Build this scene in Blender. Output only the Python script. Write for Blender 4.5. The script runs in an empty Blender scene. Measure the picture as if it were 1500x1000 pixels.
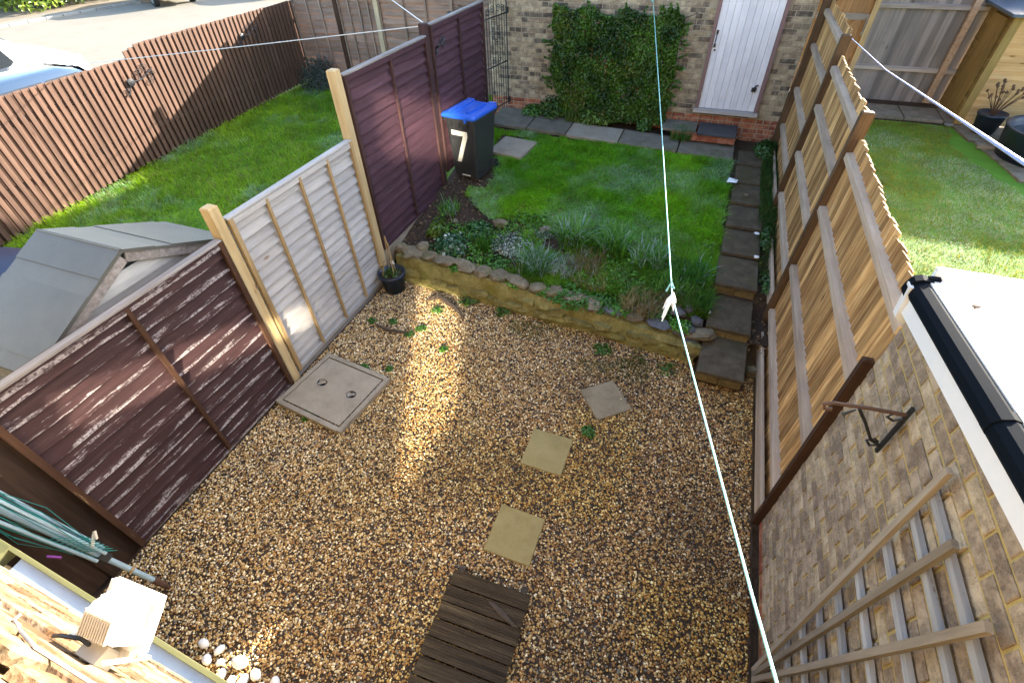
import bpy, math, random
import numpy as np
from mathutils import Vector, Matrix, Euler

random.seed(7)
rng = np.random.default_rng(11)
R_ = math.radians
scene = bpy.context.scene
COL = scene.collection

# ------------------------------------------------------------------ camera
H = 4.0
pitch, roll, yaw = R_(43.566), R_(-1.939), R_(-21.877)
F = Vector((math.sin(yaw) * math.cos(pitch), math.cos(yaw) * math.cos(pitch), -math.sin(pitch)))
R0 = Vector((math.cos(yaw), -math.sin(yaw), 0))
U0 = R0.cross(F)
Rv = math.cos(roll) * R0 + math.sin(roll) * U0
Uv = -math.sin(roll) * R0 + math.cos(roll) * U0
cam = bpy.data.objects.new('camera', bpy.data.cameras.new('camera'))
COL.objects.link(cam)
m = Matrix.Identity(4)
for i in range(3):
    m[i][0], m[i][1], m[i][2] = Rv[i], Uv[i], -F[i]
m[2][3] = H
cam.matrix_world = m
cam.data.sensor_width = 36
cam.data.lens = 702.9 / 1500 * 36
cam.data.clip_start = 0.02
cam.data.clip_end = 600
scene.camera = cam

# ------------------------------------------------------------------ light
SUN_AZ, SUN_EL = R_(28), R_(19)
world = bpy.data.worlds.new('World')
scene.world = world
world.use_nodes = True
wn = world.node_tree
sky = wn.nodes.new('ShaderNodeTexSky')
sky.sky_type = 'NISHITA'
sky.sun_disc = False
sky.sun_elevation = SUN_EL
sky.sun_rotation = SUN_AZ
sky.air_density = 1.0
sky.dust_density = 1.7
sky.ozone_density = 1.0
bg = wn.nodes['Background']
bg.inputs['Strength'].default_value = 0.15
wn.links.new(sky.outputs[0], bg.inputs['Color'])
sl = bpy.data.lights.new('sun', 'SUN')
sl.energy = 4.8
sl.angle = R_(0.6)
sl.color = (1.0, 0.93, 0.82)
sun = bpy.data.objects.new('sun', sl)
COL.objects.link(sun)
sdir = Vector((math.sin(SUN_AZ) * math.cos(SUN_EL), math.cos(SUN_AZ) * math.cos(SUN_EL), math.sin(SUN_EL)))
sun.rotation_euler = sdir.to_track_quat('Z', 'Y').to_euler()
sun.location = sdir * 40
vs = scene.view_settings
vs.view_transform = 'Standard'
vs.look = 'None'
vs.gamma = 1
vs.use_curve_mapping = False
vs.exposure = 2.65
scene.cycles.use_denoising = True
scene.cycles.max_bounces = 8
scene.cycles.use_guiding = True
scene.cycles.sample_clamp_indirect = 0
scene.cycles.blur_glossy = .04
scene.cycles.caustics_reflective = True


# ------------------------------------------------------------------ materials
class Mat:
    def __init__(s, name):
        s.m = bpy.data.materials.new(name)
        s.m.use_nodes = True
        s.t = s.m.node_tree
        s.b = s.t.nodes['Principled BSDF']

    def n(s, typ, ins=None, **kw):
        nd = s.t.nodes.new('ShaderNode' + typ)
        for k, v in kw.items():
            setattr(nd, k, v)
        for k, v in (ins or {}).items():
            if isinstance(v, bpy.types.NodeSocket):
                s.t.links.new(v, nd.inputs[k])
            else:
                nd.inputs[k].default_value = v
        return nd

    def noise(s, vec, scale, detail=4, rough=.6, lac=2):
        return s.n('TexNoise', {'Vector': vec, 'Scale': scale, 'Detail': detail, 'Roughness': rough}).outputs[0]

    def ramp(s, fac, stops):
        r = s.n('ValToRGB', {'Fac': fac})
        e = r.color_ramp.elements
        while len(e) < len(stops):
            e.new(0.5)
        for el, (p, c) in zip(e, stops):
            el.position = p
            el.color = (*c, 1) if len(c) == 3 else c
        return r.outputs[0]

    def mix(s, fac, a, b, bt='MIX'):
        nd = s.n('MixRGB', {'Fac': fac, 'Color1': a if not isinstance(a, tuple) else (*a, 1),
                            'Color2': b if not isinstance(b, tuple) else (*b, 1)}, blend_type=bt)
        return nd.outputs[0]

    def math(s, op, a, b=0.0):
        return s.n('Math', {0: a, 1: b}, operation=op).outputs[0]

    def vec(s, kind='Object', scale=(1, 1, 1), jitter=False):
        co = s.n('TexCoord').outputs[kind]
        if jitter:
            r = s.n('ObjectInfo').outputs['Random']
            k = s.math('MULTIPLY', r, 73.0)
            off = s.n('CombineXYZ', {0: k, 1: k, 2: k}).outputs[0]
            co = s.n('VectorMath', {0: co, 1: off}, operation='ADD').outputs[0]
        return s.n('VectorMath', {0: co, 1: scale}, operation='MULTIPLY').outputs[0]

    def pos(s, scale=(1, 1, 1)):
        co = s.n('NewGeometry').outputs['Position']
        return s.n('VectorMath', {0: co, 1: scale}, operation='MULTIPLY').outputs[0]

    def tint(s):
        return s.n('Attribute', attribute_name='tint').outputs['Color']

    def bump(s, h, strength=.4, dist=.01):
        bn = s.n('Bump', {'Height': h, 'Strength': strength, 'Distance': dist}).outputs[0]
        s.t.links.new(bn, s.b.inputs['Normal'])

    def out(s, col, rough=.8, spec=.3, **kw):
        if isinstance(col, tuple):
            s.b.inputs['Base Color'].default_value = (*col, 1)
        else:
            s.t.links.new(col, s.b.inputs['Base Color'])
        if isinstance(rough, (int, float)):
            s.b.inputs['Roughness'].default_value = rough
        else:
            s.t.links.new(rough, s.b.inputs['Roughness'])
        s.b.inputs['Specular IOR Level'].default_value = spec
        for k, v in kw.items():
            s.b.inputs[k.replace('_', ' ')].default_value = v
        return s.m


def wood(name, stops, along, gs=26.0, vary=.35, worn=None, worn_amt=.5, knots=None, bump=.35, rough=.75, edge=0.0, alt=None):
    """grained timber; `along` is the local axis the grain runs along; worn = colour of flaked / weathered patches"""
    M = Mat(name)
    sc = [gs, gs, gs]
    sc[along] = gs * .055
    v = M.vec('Object', tuple(sc), True)
    g = M.noise(v, 1.0, 5, .65)
    col = M.ramp(g, stops)
    big = M.noise(M.vec('Object', (1.3, 1.3, 1.3), True), 1.6, 3)
    col = M.mix(M.ramp(big, [(.35, (0, 0, 0)), (.7, (1, 1, 1))]), col, M.mix(1.0, col, (.82, .82, .84), 'MULTIPLY'))
    if knots:
        kv = [5.0, 5.0, 5.0]
        kv[along] = 1.6
        k = M.n('TexVoronoi', {'Vector': M.vec('Object', tuple(kv), True), 'Scale': 1.0}).outputs['Distance']
        col = M.mix(M.ramp(k, [(.03, (1, 1, 1)), (.09, (0, 0, 0))]), col, knots)
    if worn:
        ws = [14.0, 14.0, 14.0]
        ws[along] = 1.5
        w = M.noise(M.vec('Object', tuple(ws), True), 1.7, 8, .72)
        if edge:
            zc = M.n('SeparateXYZ', {0: M.n('TexCoord').outputs['Object']}).outputs[2]
            w = M.math('ADD', w, M.math('MULTIPLY', M.math('SUBTRACT', .06, zc), edge))
        wm = M.ramp(w, [(worn_amt, (0, 0, 0)), (worn_amt + .06, (1, 1, 1))])
        sp = M.noise(M.vec('Object', (60, 60, 60), True), 1.0, 3)
        wm = M.mix(1.0, wm, M.ramp(sp, [(.38, (.15, .15, .15)), (.55, (1, 1, 1))]), 'MULTIPLY')
        col = M.mix(wm, col, worn)
    r = M.n('ObjectInfo').outputs['Random']
    val = M.math('ADD', M.math('MULTIPLY', r, vary), 1 - vary / 2)
    col = M.n('HueSaturation', {'Color': col, 'Value': val}).outputs[0]
    if alt:
        f_ = M.math('FRACT', M.math('MULTIPLY', r, 7.31))
        col = M.mix(M.ramp(f_, [(.35, (0, 0, 0)), (.9, (1, 1, 1))]), col, M.mix(1.0, col, alt, 'MULTIPLY'))
    M.bump(g, bump, .004)
    return M.out(col, rough, .25)


def stone(name, stops, scale=8, bump=.5, rough=.85, spots=None, moss=None, pos=False, fine=90):
    M = Mat(name)
    base = M.pos() if pos else M.vec('Object', (1, 1, 1), True)
    a = M.noise(base, scale, 6, .65)
    f = M.noise(base, fine, 3, .6)
    mixn = M.math('ADD', M.math('MULTIPLY', a, .65), M.math('MULTIPLY', f, .35))
    col = M.ramp(mixn, stops)
    if spots:
        sp = M.n('TexVoronoi', {'Vector': base, 'Scale': 14.0}).outputs['Distance']
        col = M.mix(M.ramp(sp, [(.06, (.8, .8, .8)), (.1, (0, 0, 0))]), col, spots)
    if moss:
        mo = M.noise(base, 3.1, 5, .7)
        col = M.mix(M.ramp(mo, [(.52, (0, 0, 0)), (.68, (.85, .85, .85))]), col, moss)
    r = M.n('ObjectInfo').outputs['Random']
    col = M.n('HueSaturation', {'Color': col, 'Value': M.math('ADD', M.math('MULTIPLY', r, .25), .875)}).outputs[0]
    M.bump(M.math('ADD', f, a), bump, .006)
    return M.out(col, rough, .3)


def plain(name, col, rough=.5, spec=.4, speck=.06, **kw):
    M = Mat(name)
    a = M.noise(M.vec('Object', (1, 1, 1)), 22, 5, .7)
    c = M.mix(M.ramp(a, [(.3, (0, 0, 0)), (.75, (1, 1, 1))]), tuple(x * (1 - speck * 3) for x in col), col)
    return M.out(c, rough, spec, **kw)


def tinted(name, rough=.8, noise=0.25, scale=60, bump=.3, spec=.25, sub=None):
    M = Mat(name)
    a = M.noise(M.pos(), scale, 4, .7)
    k = M.ramp(a, [(.25, (1 - noise,) * 3), (.75, (1 + noise,) * 3)])
    c = M.mix(1.0, M.tint(), k, 'MULTIPLY')
    if bump:
        M.bump(a, bump, .005)
    m_ = M.out(c, rough, spec)
    if sub:
        tr = M.n('BsdfTranslucent', {'Color': c})
        mx = M.n('MixShader', {0: sub, 1: M.b.outputs[0], 2: tr.outputs[0]})
        M.t.links.new(mx.outputs[0], M.t.nodes['Material Output'].inputs[0])
    return m_


M_brown = wood('stained_brown_wood', [(.2, (0.0231, 0.0105, 0.0114)), (.5, (0.0413, 0.019, 0.0198)), (.8, (0.0688, 0.036, 0.0354))], 0,
               worn=(.33, .295, .30), worn_amt=.61, vary=.35, edge=2.3)
M_purple = wood('stained_purple_wood', [(.2, (0.0358, 0.0156, 0.0239)), (.5, (0.0634, 0.0282, 0.0391)), (.8, (0.0937, 0.0462, 0.0599))], 0,
                worn=(.22, .18, .19), worn_amt=.67, vary=.3, edge=.5)
M_purple_v = wood('stained_purple_batten', [(.2, (0.03, 0.015, 0.0156)), (.5, (0.054, 0.027, 0.027)), (.8, (0.09, 0.048, 0.042))], 2,
                  worn=(.3, .24, .22), worn_amt=.66)
M_brown_v = wood('stained_brown_batten', [(.2, (0.024, 0.0108, 0.0072)), (.5, (0.051, 0.024, 0.0132)), (.8, (0.084, 0.042, 0.024))], 2,
                 worn=(.3, .2, .1), worn_amt=.64)
M_cap = wood('weathered_grey_capping', [(.2, (0.128, 0.112, 0.104)), (.5, (0.24, 0.216, 0.2)), (.8, (0.368, 0.344, 0.336))], 0)
M_newslat = wood('pale_new_timber', [(.2, (0.296, 0.274, 0.256)), (.5, (0.385, 0.369, 0.352)), (.85, (0.474, 0.464, 0.456))], 0,
                 knots=(.2, .13, .08), vary=.22)
M_newbat = wood('golden_new_batten', [(.2, (.24, .16, .07)), (.5, (.36, .25, .12)), (.8, (.46, .34, .19))], 2)
M_post = wood('new_post_timber', [(.2, (.30, .21, .10)), (.5, (.44, .33, .17)), (.85, (.56, .45, .27))], 2, knots=(.16, .09, .04))
M_feather = wood('feather_edge_timber', [(.25, (0.134, 0.066, 0.0246)), (.42, (0.366, 0.198, 0.0728)), (.58, (0.586, 0.36, 0.146)), (.75, (0.805, 0.576, 0.291))], 2,
                 gs=40, vary=.7, alt=(.55, .5, .47), knots=(.14, .07, .03), bump=.5)
M_rail = wood('weathered_rail_timber', [(.15, (.24, .17, .115)), (.5, (.42, .32, .23)), (.85, (.56, .47, .37))], 1, knots=(.14, .07, .05), vary=.2)
M_rail_x = wood('weathered_rail_timber_cross', [(.15, (.20, .17, .15)), (.5, (.36, .33, .30)), (.85, (.50, .48, .46))], 0)
M_fpost = wood('shade_darkened_post', [(.2, (0.048, 0.0256, 0.0112)), (.5, (0.096, 0.0544, 0.0256)), (.8, (0.176, 0.112, 0.06))], 2)  # shadow on the side faces is put into this darkened colour
M_slatfence = wood('brown_picket_timber', [(.15, (0.0723, 0.0376, 0.0242)), (.5, (0.132, 0.0736, 0.0491)), (.85, (0.212, 0.128, 0.0897))], 2,
                   gs=22, knots=(.07, .03, .02), vary=.35)
M_waney = wood('faded_waney_board', [(.15, (0.135, 0.0884, 0.0624)), (.5, (0.25, 0.172, 0.125)), (.85, (0.354, 0.26, 0.198))], 0,
               worn=(.10, .06, .04), worn_amt=.62, vary=.4)
M_waney_v = wood('faded_waney_batten', [(.2, (0.16, 0.106, 0.0797)), (.5, (0.276, 0.203, 0.149)), (.8, (0.383, 0.297, 0.234))], 2)
M_darkpost = wood('dark_brown_post', [(.2, (0.035, 0.0154, 0.0084)), (.5, (0.063, 0.0294, 0.0154)), (.8, (0.098, 0.049, 0.028))], 2)
M_darkboard = wood('near_black_board', [(.2, (.016, .009, .006)), (.5, (.036, .020, .013)), (.8, (.07, .042, .028))], 2, worn=(.13, .10, .06), worn_amt=.66)
M_lightpost = wood('light_post', [(.2, (.32, .23, .14)), (.5, (.44, .34, .21)), (.8, (.55, .45, .31))], 2)
M_greyboard = wood('weathered_grey_board', [(.15, (0.111, 0.123, 0.142)), (.5, (0.221, 0.211, 0.209)), (.85, (0.357, 0.326, 0.304))], 2,
                   gs=14, knots=(.08, .06, .05), vary=.5)
M_gateboard = wood('new_gate_board', [(.2, (.22, .12, .05)), (.5, (.36, .21, .10)), (.8, (.46, .29, .15))], 2, knots=(.14, .06, .02), vary=.2)
M_shiplap = wood('honey_shiplap', [(.2, (.36, .22, .08)), (.5, (.52, .34, .15)), (.8, (.62, .44, .22))], 0, knots=(.2, .1, .03), vary=.15)
M_shedpost = wood('treated_shed_corner', [(.2, (.15, .11, .035)), (.5, (.24, .175, .06)), (.8, (.32, .24, .10))], 2)
M_shedboard = wood('grey_shed_board', [(.2, (.28, .28, .28)), (.5, (.42, .42, .41)), (.8, (.55, .54, .52))], 1, knots=(.15, .12, .1))
M_deck = wood('dark_wet_decking', [(.28, (0.0245, 0.0168, 0.0105)), (.5, (0.0665, 0.0462, 0.028)), (.72, (0.14, 0.105, 0.0595))], 0, gs=30,
              worn=(.24, .16, .12), worn_amt=.7, vary=.4, rough=.6)
M_trell = wood('weathered_trellis', [(.2, (.17, .135, .095)), (.5, (.29, .24, .18)), (.8, (.40, .35, .28))], 2)
M_trell_x = wood('grey_trellis_bar', [(.2, (.20, .20, .20)), (.5, (.36, .36, .36)), (.8, (.50, .50, .50))], 1,
                 worn=(.16, .12, .08), worn_amt=.6)
M_canopy = wood('canopy_timber', [(.2, (.22, .17, .10)), (.5, (.36, .29, .18)), (.8, (.46, .39, .27))], 0)
M_greenrail = wood('algae_green_timber', [(.2, (.07, .075, .03)), (.5, (.14, .14, .06)), (.8, (.22, .2, .1))], 0)
def brick_mat():
    M = Mat('brick')
    a = M.noise(M.pos(), 45, 5, .75)
    k = M.ramp(a, [(.3, (.68,) * 3), (.72, (1.3,) * 3)])
    c = M.mix(1.0, M.tint(), k, 'MULTIPLY')
    sp = M.n('TexVoronoi', {'Vector': M.pos(), 'Scale': 95.0}).outputs['Distance']
    c = M.mix(M.ramp(sp, [(.12, (.75,) * 3), (.26, (0, 0, 0))]), c, (.05, .04, .035))
    b = M.noise(M.pos(), 9, 4, .7)
    c = M.mix(M.ramp(b, [(.46, (0, 0, 0)), (.6, (.65,) * 3)]), c, M.mix(.35, M.mix(1.0, M.tint(), (1.75, 1.75, 1.75), 'MULTIPLY'), (.5, .42, .3)))
    M.bump(M.math('ADD', a, sp), .5, .005)
    return M.out(c, .9, .25)


M_brick = brick_mat()
M_mortar = stone('yellow_mortar', [(.3, (.34, .25, .085)), (.6, (.47, .355, .14)), (.8, (.55, .44, .22))], 9, .6, pos=True)
M_mortar_h = stone('house_mortar', [(.3, (.22, .16, .08)), (.6, (.30, .225, .115)), (.8, (.36, .28, .16))], 9, .6, pos=True)
M_mortar_g = stone('pale_mortar', [(.3, (.30, .25, .17)), (.6, (.38, .33, .24)), (.8, (.44, .39, .30))], 9, .4, pos=True)
M_concrete = stone('concrete', [(.3, (0.176, 0.153, 0.116)), (.5, (0.265, 0.228, 0.175)), (.75, (0.338, 0.298, 0.233))], 5, .4)
M_slab = stone('buff_paving_slab', [(.3, (0.198, 0.152, 0.057)), (.5, (0.264, 0.208, 0.0856)), (.75, (0.317, 0.259, 0.12))], 5, .25)
M_slab2 = stone('stained_paving_slab', [(.35, (0.14, 0.098, 0.056)), (.5, (0.238, 0.189, 0.119)), (.7, (0.294, 0.245, 0.161))], 3.4, .25)
M_pathslab = stone('dark_path_slab', [(.3, (0.0375, 0.027, 0.0165)), (.5, (0.075, 0.0585, 0.0375)), (.72, (0.143, 0.116, 0.0788))], 7, .4, moss=(.065, .06, .02))
M_wallslab = stone('grey_path_slab', [(.3, (0.0935, 0.0824, 0.0612)), (.5, (0.153, 0.136, 0.106)), (.72, (0.238, 0.212, 0.166))], 6, .35, moss=(.09, .09, .04))
M_slate = stone('slate_step', [(.3, (.035, .035, .04)), (.5, (.06, .06, .065)), (.8, (.10, .10, .10))], 5, .3, rough=.6)
M_stepedge = stone('mossy_step_edge', [(.3, (.07, .05, .018)), (.5, (.16, .115, .045)), (.75, (.28, .215, .10))], 12, .9)
M_render = stone('algae_stained_wall_render', [(.32, (0.0756, 0.0665, 0.0213)), (.5, (0.202, 0.18, 0.0638)), (.62, (0.286, 0.266, 0.111)), (.8, (0.336, 0.332, 0.17))], 5.5, 1.0,
                 moss=(.16, .15, .03), pos=True, fine=40)
M_cope = stone('coping_stone', [(.3, (0.0765, 0.0638, 0.0425)), (.5, (0.162, 0.132, 0.085)), (.7, (0.272, 0.23, 0.162))], 9, 1.0, moss=(.11, .11, .035), fine=45)
M_face = stone('olive_walling_stone', [(.3, (0.086, 0.0768, 0.0258)), (.5, (0.181, 0.163, 0.0602)), (.7, (0.275, 0.259, 0.12))], 8, 1.0, moss=(.12, .115, .03), fine=40)
M_bluestone = stone('dark_edging_stone', [(.3, (.05, .05, .055)), (.5, (.09, .09, .10)), (.8, (.18, .17, .16))], 8, .7)
M_white = stone('white_cobble', [(.2, (.62, .62, .62)), (.5, (.76, .76, .75)), (.8, (.84, .84, .83))], 6, .3)
M_pebble = tinted('pebble', .55, .22, 160, 0, .4)
M_soil = stone('soil', [(.3, (.022, .014, .009)), (.5, (.05, .032, .02)), (.8, (.09, .06, .04))], 11, 1.0, pos=True, fine=60)
M_grass = tinted('grass_blade', .5, .3, 3.0, 0, .35, sub=.4)
M_leaf = tinted('leaf', .38, .25, 30, 0, .5, sub=.2)
M_turf = stone('turf_base', [(.3, (.04, .11, .005)), (.5, (.07, .18, .01)), (.8, (.11, .24, .02))], 3, .8, pos=True, fine=60)
M_asphalt = stone('asphalt', [(.3, (.17, .15, .115)), (.5, (.205, .185, .145)), (.8, (.24, .22, .175))], 1.1, .2, pos=True)
M_pave = stone('footway', [(.3, (.15, .12, .08)), (.5, (.18, .145, .10)), (.8, (.22, .18, .13))], 1.5, .2, pos=True)
M_kerb = stone('kerb_concrete', [(.3, (.2, .2, .19)), (.7, (.3, .3, .28))], 4, .2)
M_felt_g = stone('grey_roof_felt', [(.3, (.078, .078, .07)), (.5, (.098, .098, .09)), (.75, (.125, .125, .112))], 3, .35, rough=.32, fine=160)
M_black = plain('black_plastic', (.022, .024, .027), .38, .5)
M_gutter = plain('matt_black_gutter', (.004, .007, .012), .8, .06)
M_binbody = plain('dark_grey_bin_plastic', (.035, .038, .042), .42, .5, .16)
M_binlid = plain('blue_lid_plastic', (.02, .11, .60), .32, .5)
M_decal = plain('white_vinyl_number', (.72, .72, .66), .5, .3)
M_iron = plain('black_wrought_iron', (.014, .016, .02), .45, .5)
M_rust = plain('rusty_bracket', (.09, .045, .028), .6, .4)
M_upvc = plain('white_plastic', (.80, .81, .82), .35, .5, .02)
M_doorwhite = wood('white_painted_door', [(.2, (.62, .61, .63)), (.5, (.70, .69, .71)), (.8, (.74, .73, .75))], 2, vary=.05, bump=.15, rough=.5)
M_doorframe = plain('faded_maroon_frame', (.22, .13, .12), .7)
M_roofwhite = plain('white_roof_sheet', (.82, .82, .80), .45, .4, .02)
M_steel = plain('galvanised_steel', (.42, .44, .47), .35, .5, Metallic=.7)
M_alu = plain('pale_airer_tube', (.40, .56, .66), .35, .5, Metallic=.3)
M_green_line = plain('green_airer_line', (.02, .22, .20), .4)
M_rope = plain('pale_rope', (.28, .60, .58), .6)
M_wire = plain('white_wire', (.72, .70, .66), .5)
M_blueline = plain('blue_white_line', (.20, .34, .80), .4)
M_purpleplastic = plain('purple_peg', (.25, .05, .3), .4)
M_cream = plain('cream_plastic', (.70, .64, .52), .45, .4, .03)
M_lampwhite = plain('white_lamp_housing', (.78, .76, .72), .4, .4, .03)
M_cable = plain('grey_cable', (.38, .37, .36), .5)
M_glass = plain('dark_glass', (.02, .025, .03), .08, .6)
M_window = plain('window_glass', (.03, .04, .045), .05, .8)
M_pane = plain('coated_window_glass', (.66, .62, .54), .08, .8, .0, Metallic=1.0)
M_carwhite = plain('white_car_paint', (.80, .80, .80), .18, .6, .01, Coat_Weight=.6)
M_carblue = plain('dark_blue_car_paint', (.035, .06, .10), .15, .7, .02, Coat_Weight=.9)
M_carblack = plain('black_car_paint', (.012, .013, .016), .15, .6, .02, Coat_Weight=.8)
M_tyre = plain('tyre_rubber', (.02, .02, .02), .8)
M_tarp = plain('navy_cover', (.015, .025, .06), .45, .4)
M_pot = plain('dark_blue_pot', (.012, .022, .045), .35, .5)
M_cane = plain('bamboo_cane', (.36, .25, .12), .6)
M_dead = plain('dead_stem', (.10, .06, .035), .8)
M_bark = plain('bark', (.07, .05, .035), .9)
M_rooftile = stone('roof_tile', [(.3, (.10, .06, .04)), (.7, (.18, .11, .08))], 3, .3)
M_hoodblue = plain('blue_grey_hood_sheet', (.22, .31, .46), .25, .6, .03)
M_paper = plain('white_paper', (.80, .84, .86), .6, .3, .02)


# right-hand shed felt, blue of the reflected sky put into its colour
M_felt_b = stone('sky_tinted_roof_felt', [(.3, (0.0546, 0.0935, 0.143)), (.5, (0.0672, 0.11, 0.167)), (.75, (0.084, 0.132, 0.19))], 3, .25, rough=.3, fine=160)


# ------------------------------------------------------------------ mesh helpers
class MB:
    def __init__(s):
        s.v, s.f, s.c = [], [], []

    def add(s, vs_, fs, col=None):
        o = len(s.v)
        s.v.extend([tuple(p) for p in vs_])
        s.f.extend([tuple(i + o for i in f) for f in fs])
        s.c.extend([col or (1, 1, 1)] * len(vs_))
        return s

    def box(s, c, d, rot=None, col=None, taper=None):
        x, y, z = d[0] / 2, d[1] / 2, d[2] / 2
        ps = [Vector((sx * x, sy * y, sz * z)) for sz in (-1, 1) for sy in (-1, 1) for sx in (-1, 1)]
        if taper:
            for p in ps[4:]:
                p.x *= taper[0]
                p.y *= taper[1]
        if rot is not None:
            mt = Euler(rot).to_matrix()
            ps = [mt @ p for p in ps]
        ps = [p + Vector(c) for p in ps]
        return s.add(ps, [(0, 2, 3, 1), (4, 5, 7, 6), (0, 1, 5, 4), (2, 6, 7, 3), (0, 4, 6, 2), (1, 3, 7, 5)], col)

    def cbox(s, d, ch, axis=1, sign=-1, col=None, c=(0, 0, 0)):
        """box whose face on axis/sign is chamfered (an arrised brick or slab)"""
        ax = [0, 1, 2]
        ax.remove(axis)
        a, b = ax
        def P(u, v, w):
            p = [0, 0, 0]
            p[a], p[b], p[axis] = u, v, w * sign
            return (p[0] + c[0], p[1] + c[1], p[2] + c[2])
        ha, hb, hw = d[a] / 2, d[b] / 2, d[axis] / 2
        r = lambda q, w: [P(-ha + q, -hb + q, w), P(ha - q, -hb + q, w), P(ha - q, hb - q, w), P(-ha + q, hb - q, w)]
        vs_ = r(0, -hw) + r(0, hw - ch) + r(ch, hw)
        fs = [(8, 9, 10, 11), (3, 2, 1, 0)]
        for k in (0, 4):
            for i in range(4):
                j = (i + 1) % 4
                fs.append((k + i, k + j, k + 4 + j, k + 4 + i))
        flip = (sign > 0) == (axis == 1)
        if flip:
            fs = [f[::-1] for f in fs]
        return s.add(vs_, fs, col)

    def tube(s, pts, r, n=6, col=None, cap=True):
        pts = [Vector(p) for p in pts]
        rs = r if isinstance(r, (list, tuple)) else [r] * len(pts)
        vs_, fs = [], []
        up = Vector((0, 0, 1))
        for i, p in enumerate(pts):
            t = (pts[min(i + 1, len(pts) - 1)] - pts[max(i - 1, 0)])
            t = t.normalized() if t.length > 1e-9 else Vector((0, 0, 1))
            a = t.cross(up)
            if a.length < .05:
                a = t.cross(Vector((1, 0, 0)))
            a.normalize()
            b = t.cross(a)
            for k in range(n):
                an = 2 * math.pi * k / n
                vs_.append(p + (a * math.cos(an) + b * math.sin(an)) * rs[i])
        for i in range(len(pts) - 1):
            for k in range(n):
                k2 = (k + 1) % n
                fs.append((i * n + k, i * n + k2, (i + 1) * n + k2, (i + 1) * n + k))
        if cap:
            fs.append(tuple(range(n))[::-1])
            fs.append(tuple((len(pts) - 1) * n + k for k in range(n)))
        return s.add(vs_, fs, col)

    def lathe(s, prof, n=20, c=(0, 0, 0), col=None, sx=1, sy=1):
        vs_, fs = [], []
        for r, z in prof:
            for k in range(n):
                a = 2 * math.pi * k / n
                vs_.append((c[0] + r * math.cos(a) * sx, c[1] + r * math.sin(a) * sy, c[2] + z))
        for i in range(len(prof) - 1):
            for k in range(n):
                k2 = (k + 1) % n
                fs.append((i * n + k, i * n + k2, (i + 1) * n + k2, (i + 1) * n + k))
        return s.add(vs_, fs, col)

    def rock(s, c, d, seed=0, n=8, m_=5, col=None, rough=.22, flat=0):
        rr = random.Random(seed)
        vs_, fs = [], []
        for j in range(m_ + 1):
            ph = math.pi * j / m_ - math.pi / 2
            for i in range(n):
                th = 2 * math.pi * i / n
                q = 1 + rr.uniform(-rough, rough)
                zz = math.sin(ph)
                if flat:
                    zz = max(-.75, min(.75, zz * 1.35))
                x, y = math.cos(ph) * math.cos(th) * q, math.cos(ph) * math.sin(th) * q
                k = max(abs(x), abs(y))
                vs_.append((c[0] + x * d[0] / 2, c[1] + y * d[1] / 2, c[2] + zz * d[2] / 2 * (1 + rr.uniform(-rough, rough) * .3)))
        for j in range(m_):
            for i in range(n):
                i2 = (i + 1) % n
                fs.append((j * n + i, j * n + i2, (j + 1) * n + i2, (j + 1) * n + i))
        return s.add(vs_, fs, col)

    def loft(s, rings, close=True, cap=True, col=None):
        n = len(rings[0])
        vs_ = [p for r in rings for p in r]
        fs = []
        for i in range(len(rings) - 1):
            for k in range(n if close else n - 1):
                k2 = (k + 1) % n
                fs.append((i * n + k, i * n + k2, (i + 1) * n + k2, (i + 1) * n + k))
        if cap:
            fs.append(tuple(range(n))[::-1])
            fs.append(tuple((len(rings) - 1) * n + k for k in range(n)))
        return s.add(vs_, fs, col)

    def mesh(s, name, mat, smooth=False):
        me = bpy.data.meshes.new(name)
        me.from_pydata(s.v, [], s.f)
        if smooth:
            me.polygons.foreach_set('use_smooth', [True] * len(me.polygons))
        at = me.color_attributes.new('tint', 'FLOAT_COLOR', 'POINT')
        at.data.foreach_set('color', np.array([(*c, 1) for c in s.c], dtype=np.float32).ravel())
        if mat:
            me.materials.append(mat)
        me.update()
        return me


def tag(o, label=None, cat=None, group=None, kind=None):
    if label:
        o['label'] = label
    if cat:
        o['category'] = cat
    if group:
        o['group'] = group
    if kind:
        o['kind'] = kind
    return o


def put(name, me, par=None, loc=(0, 0, 0), rot=(0, 0, 0), sc=(1, 1, 1), **kw):
    o = bpy.data.objects.new(name, me)
    COL.objects.link(o)
    if par is not None:
        o.parent = par
    o.location = loc
    o.rotation_euler = rot
    o.scale = sc
    return tag(o, **kw)


def empty(name, loc=(0, 0, 0), rot=(0, 0, 0), **kw):
    o = bpy.data.objects.new(name, None)
    o.empty_display_size = .1
    COL.objects.link(o)
    o.location = loc
    o.rotation_euler = rot
    return tag(o, **kw)


def bxm(name, d, mat, c=(0, 0, 0)):
    return MB().box(c, d).mesh(name, mat)


def npmesh(name, verts, faces, mat, cols=None, smooth=False):
    """verts (N,3), faces (M,k) numpy"""
    me = bpy.data.meshes.new(name)
    N, (Mf, k) = len(verts), faces.shape
    me.vertices.add(N)
    me.vertices.foreach_set('co', np.asarray(verts, np.float32).ravel())
    me.loops.add(Mf * k)
    me.loops.foreach_set('vertex_index', faces.astype(np.int32).ravel())
    me.polygons.add(Mf)
    me.polygons.foreach_set('loop_start', np.arange(0, Mf * k, k, dtype=np.int32))
    me.polygons.foreach_set('loop_total', np.full(Mf, k, np.int32))
    if smooth:
        me.polygons.foreach_set('use_smooth', np.ones(Mf, bool))
    if cols is not None:
        at = me.color_attributes.new('tint', 'FLOAT_COLOR', 'POINT')
        at.data.foreach_set('color', np.c_[cols, np.ones(N)].astype(np.float32).ravel())
    me.materials.append(mat)
    me.update()
    me.validate()
    return me


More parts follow.
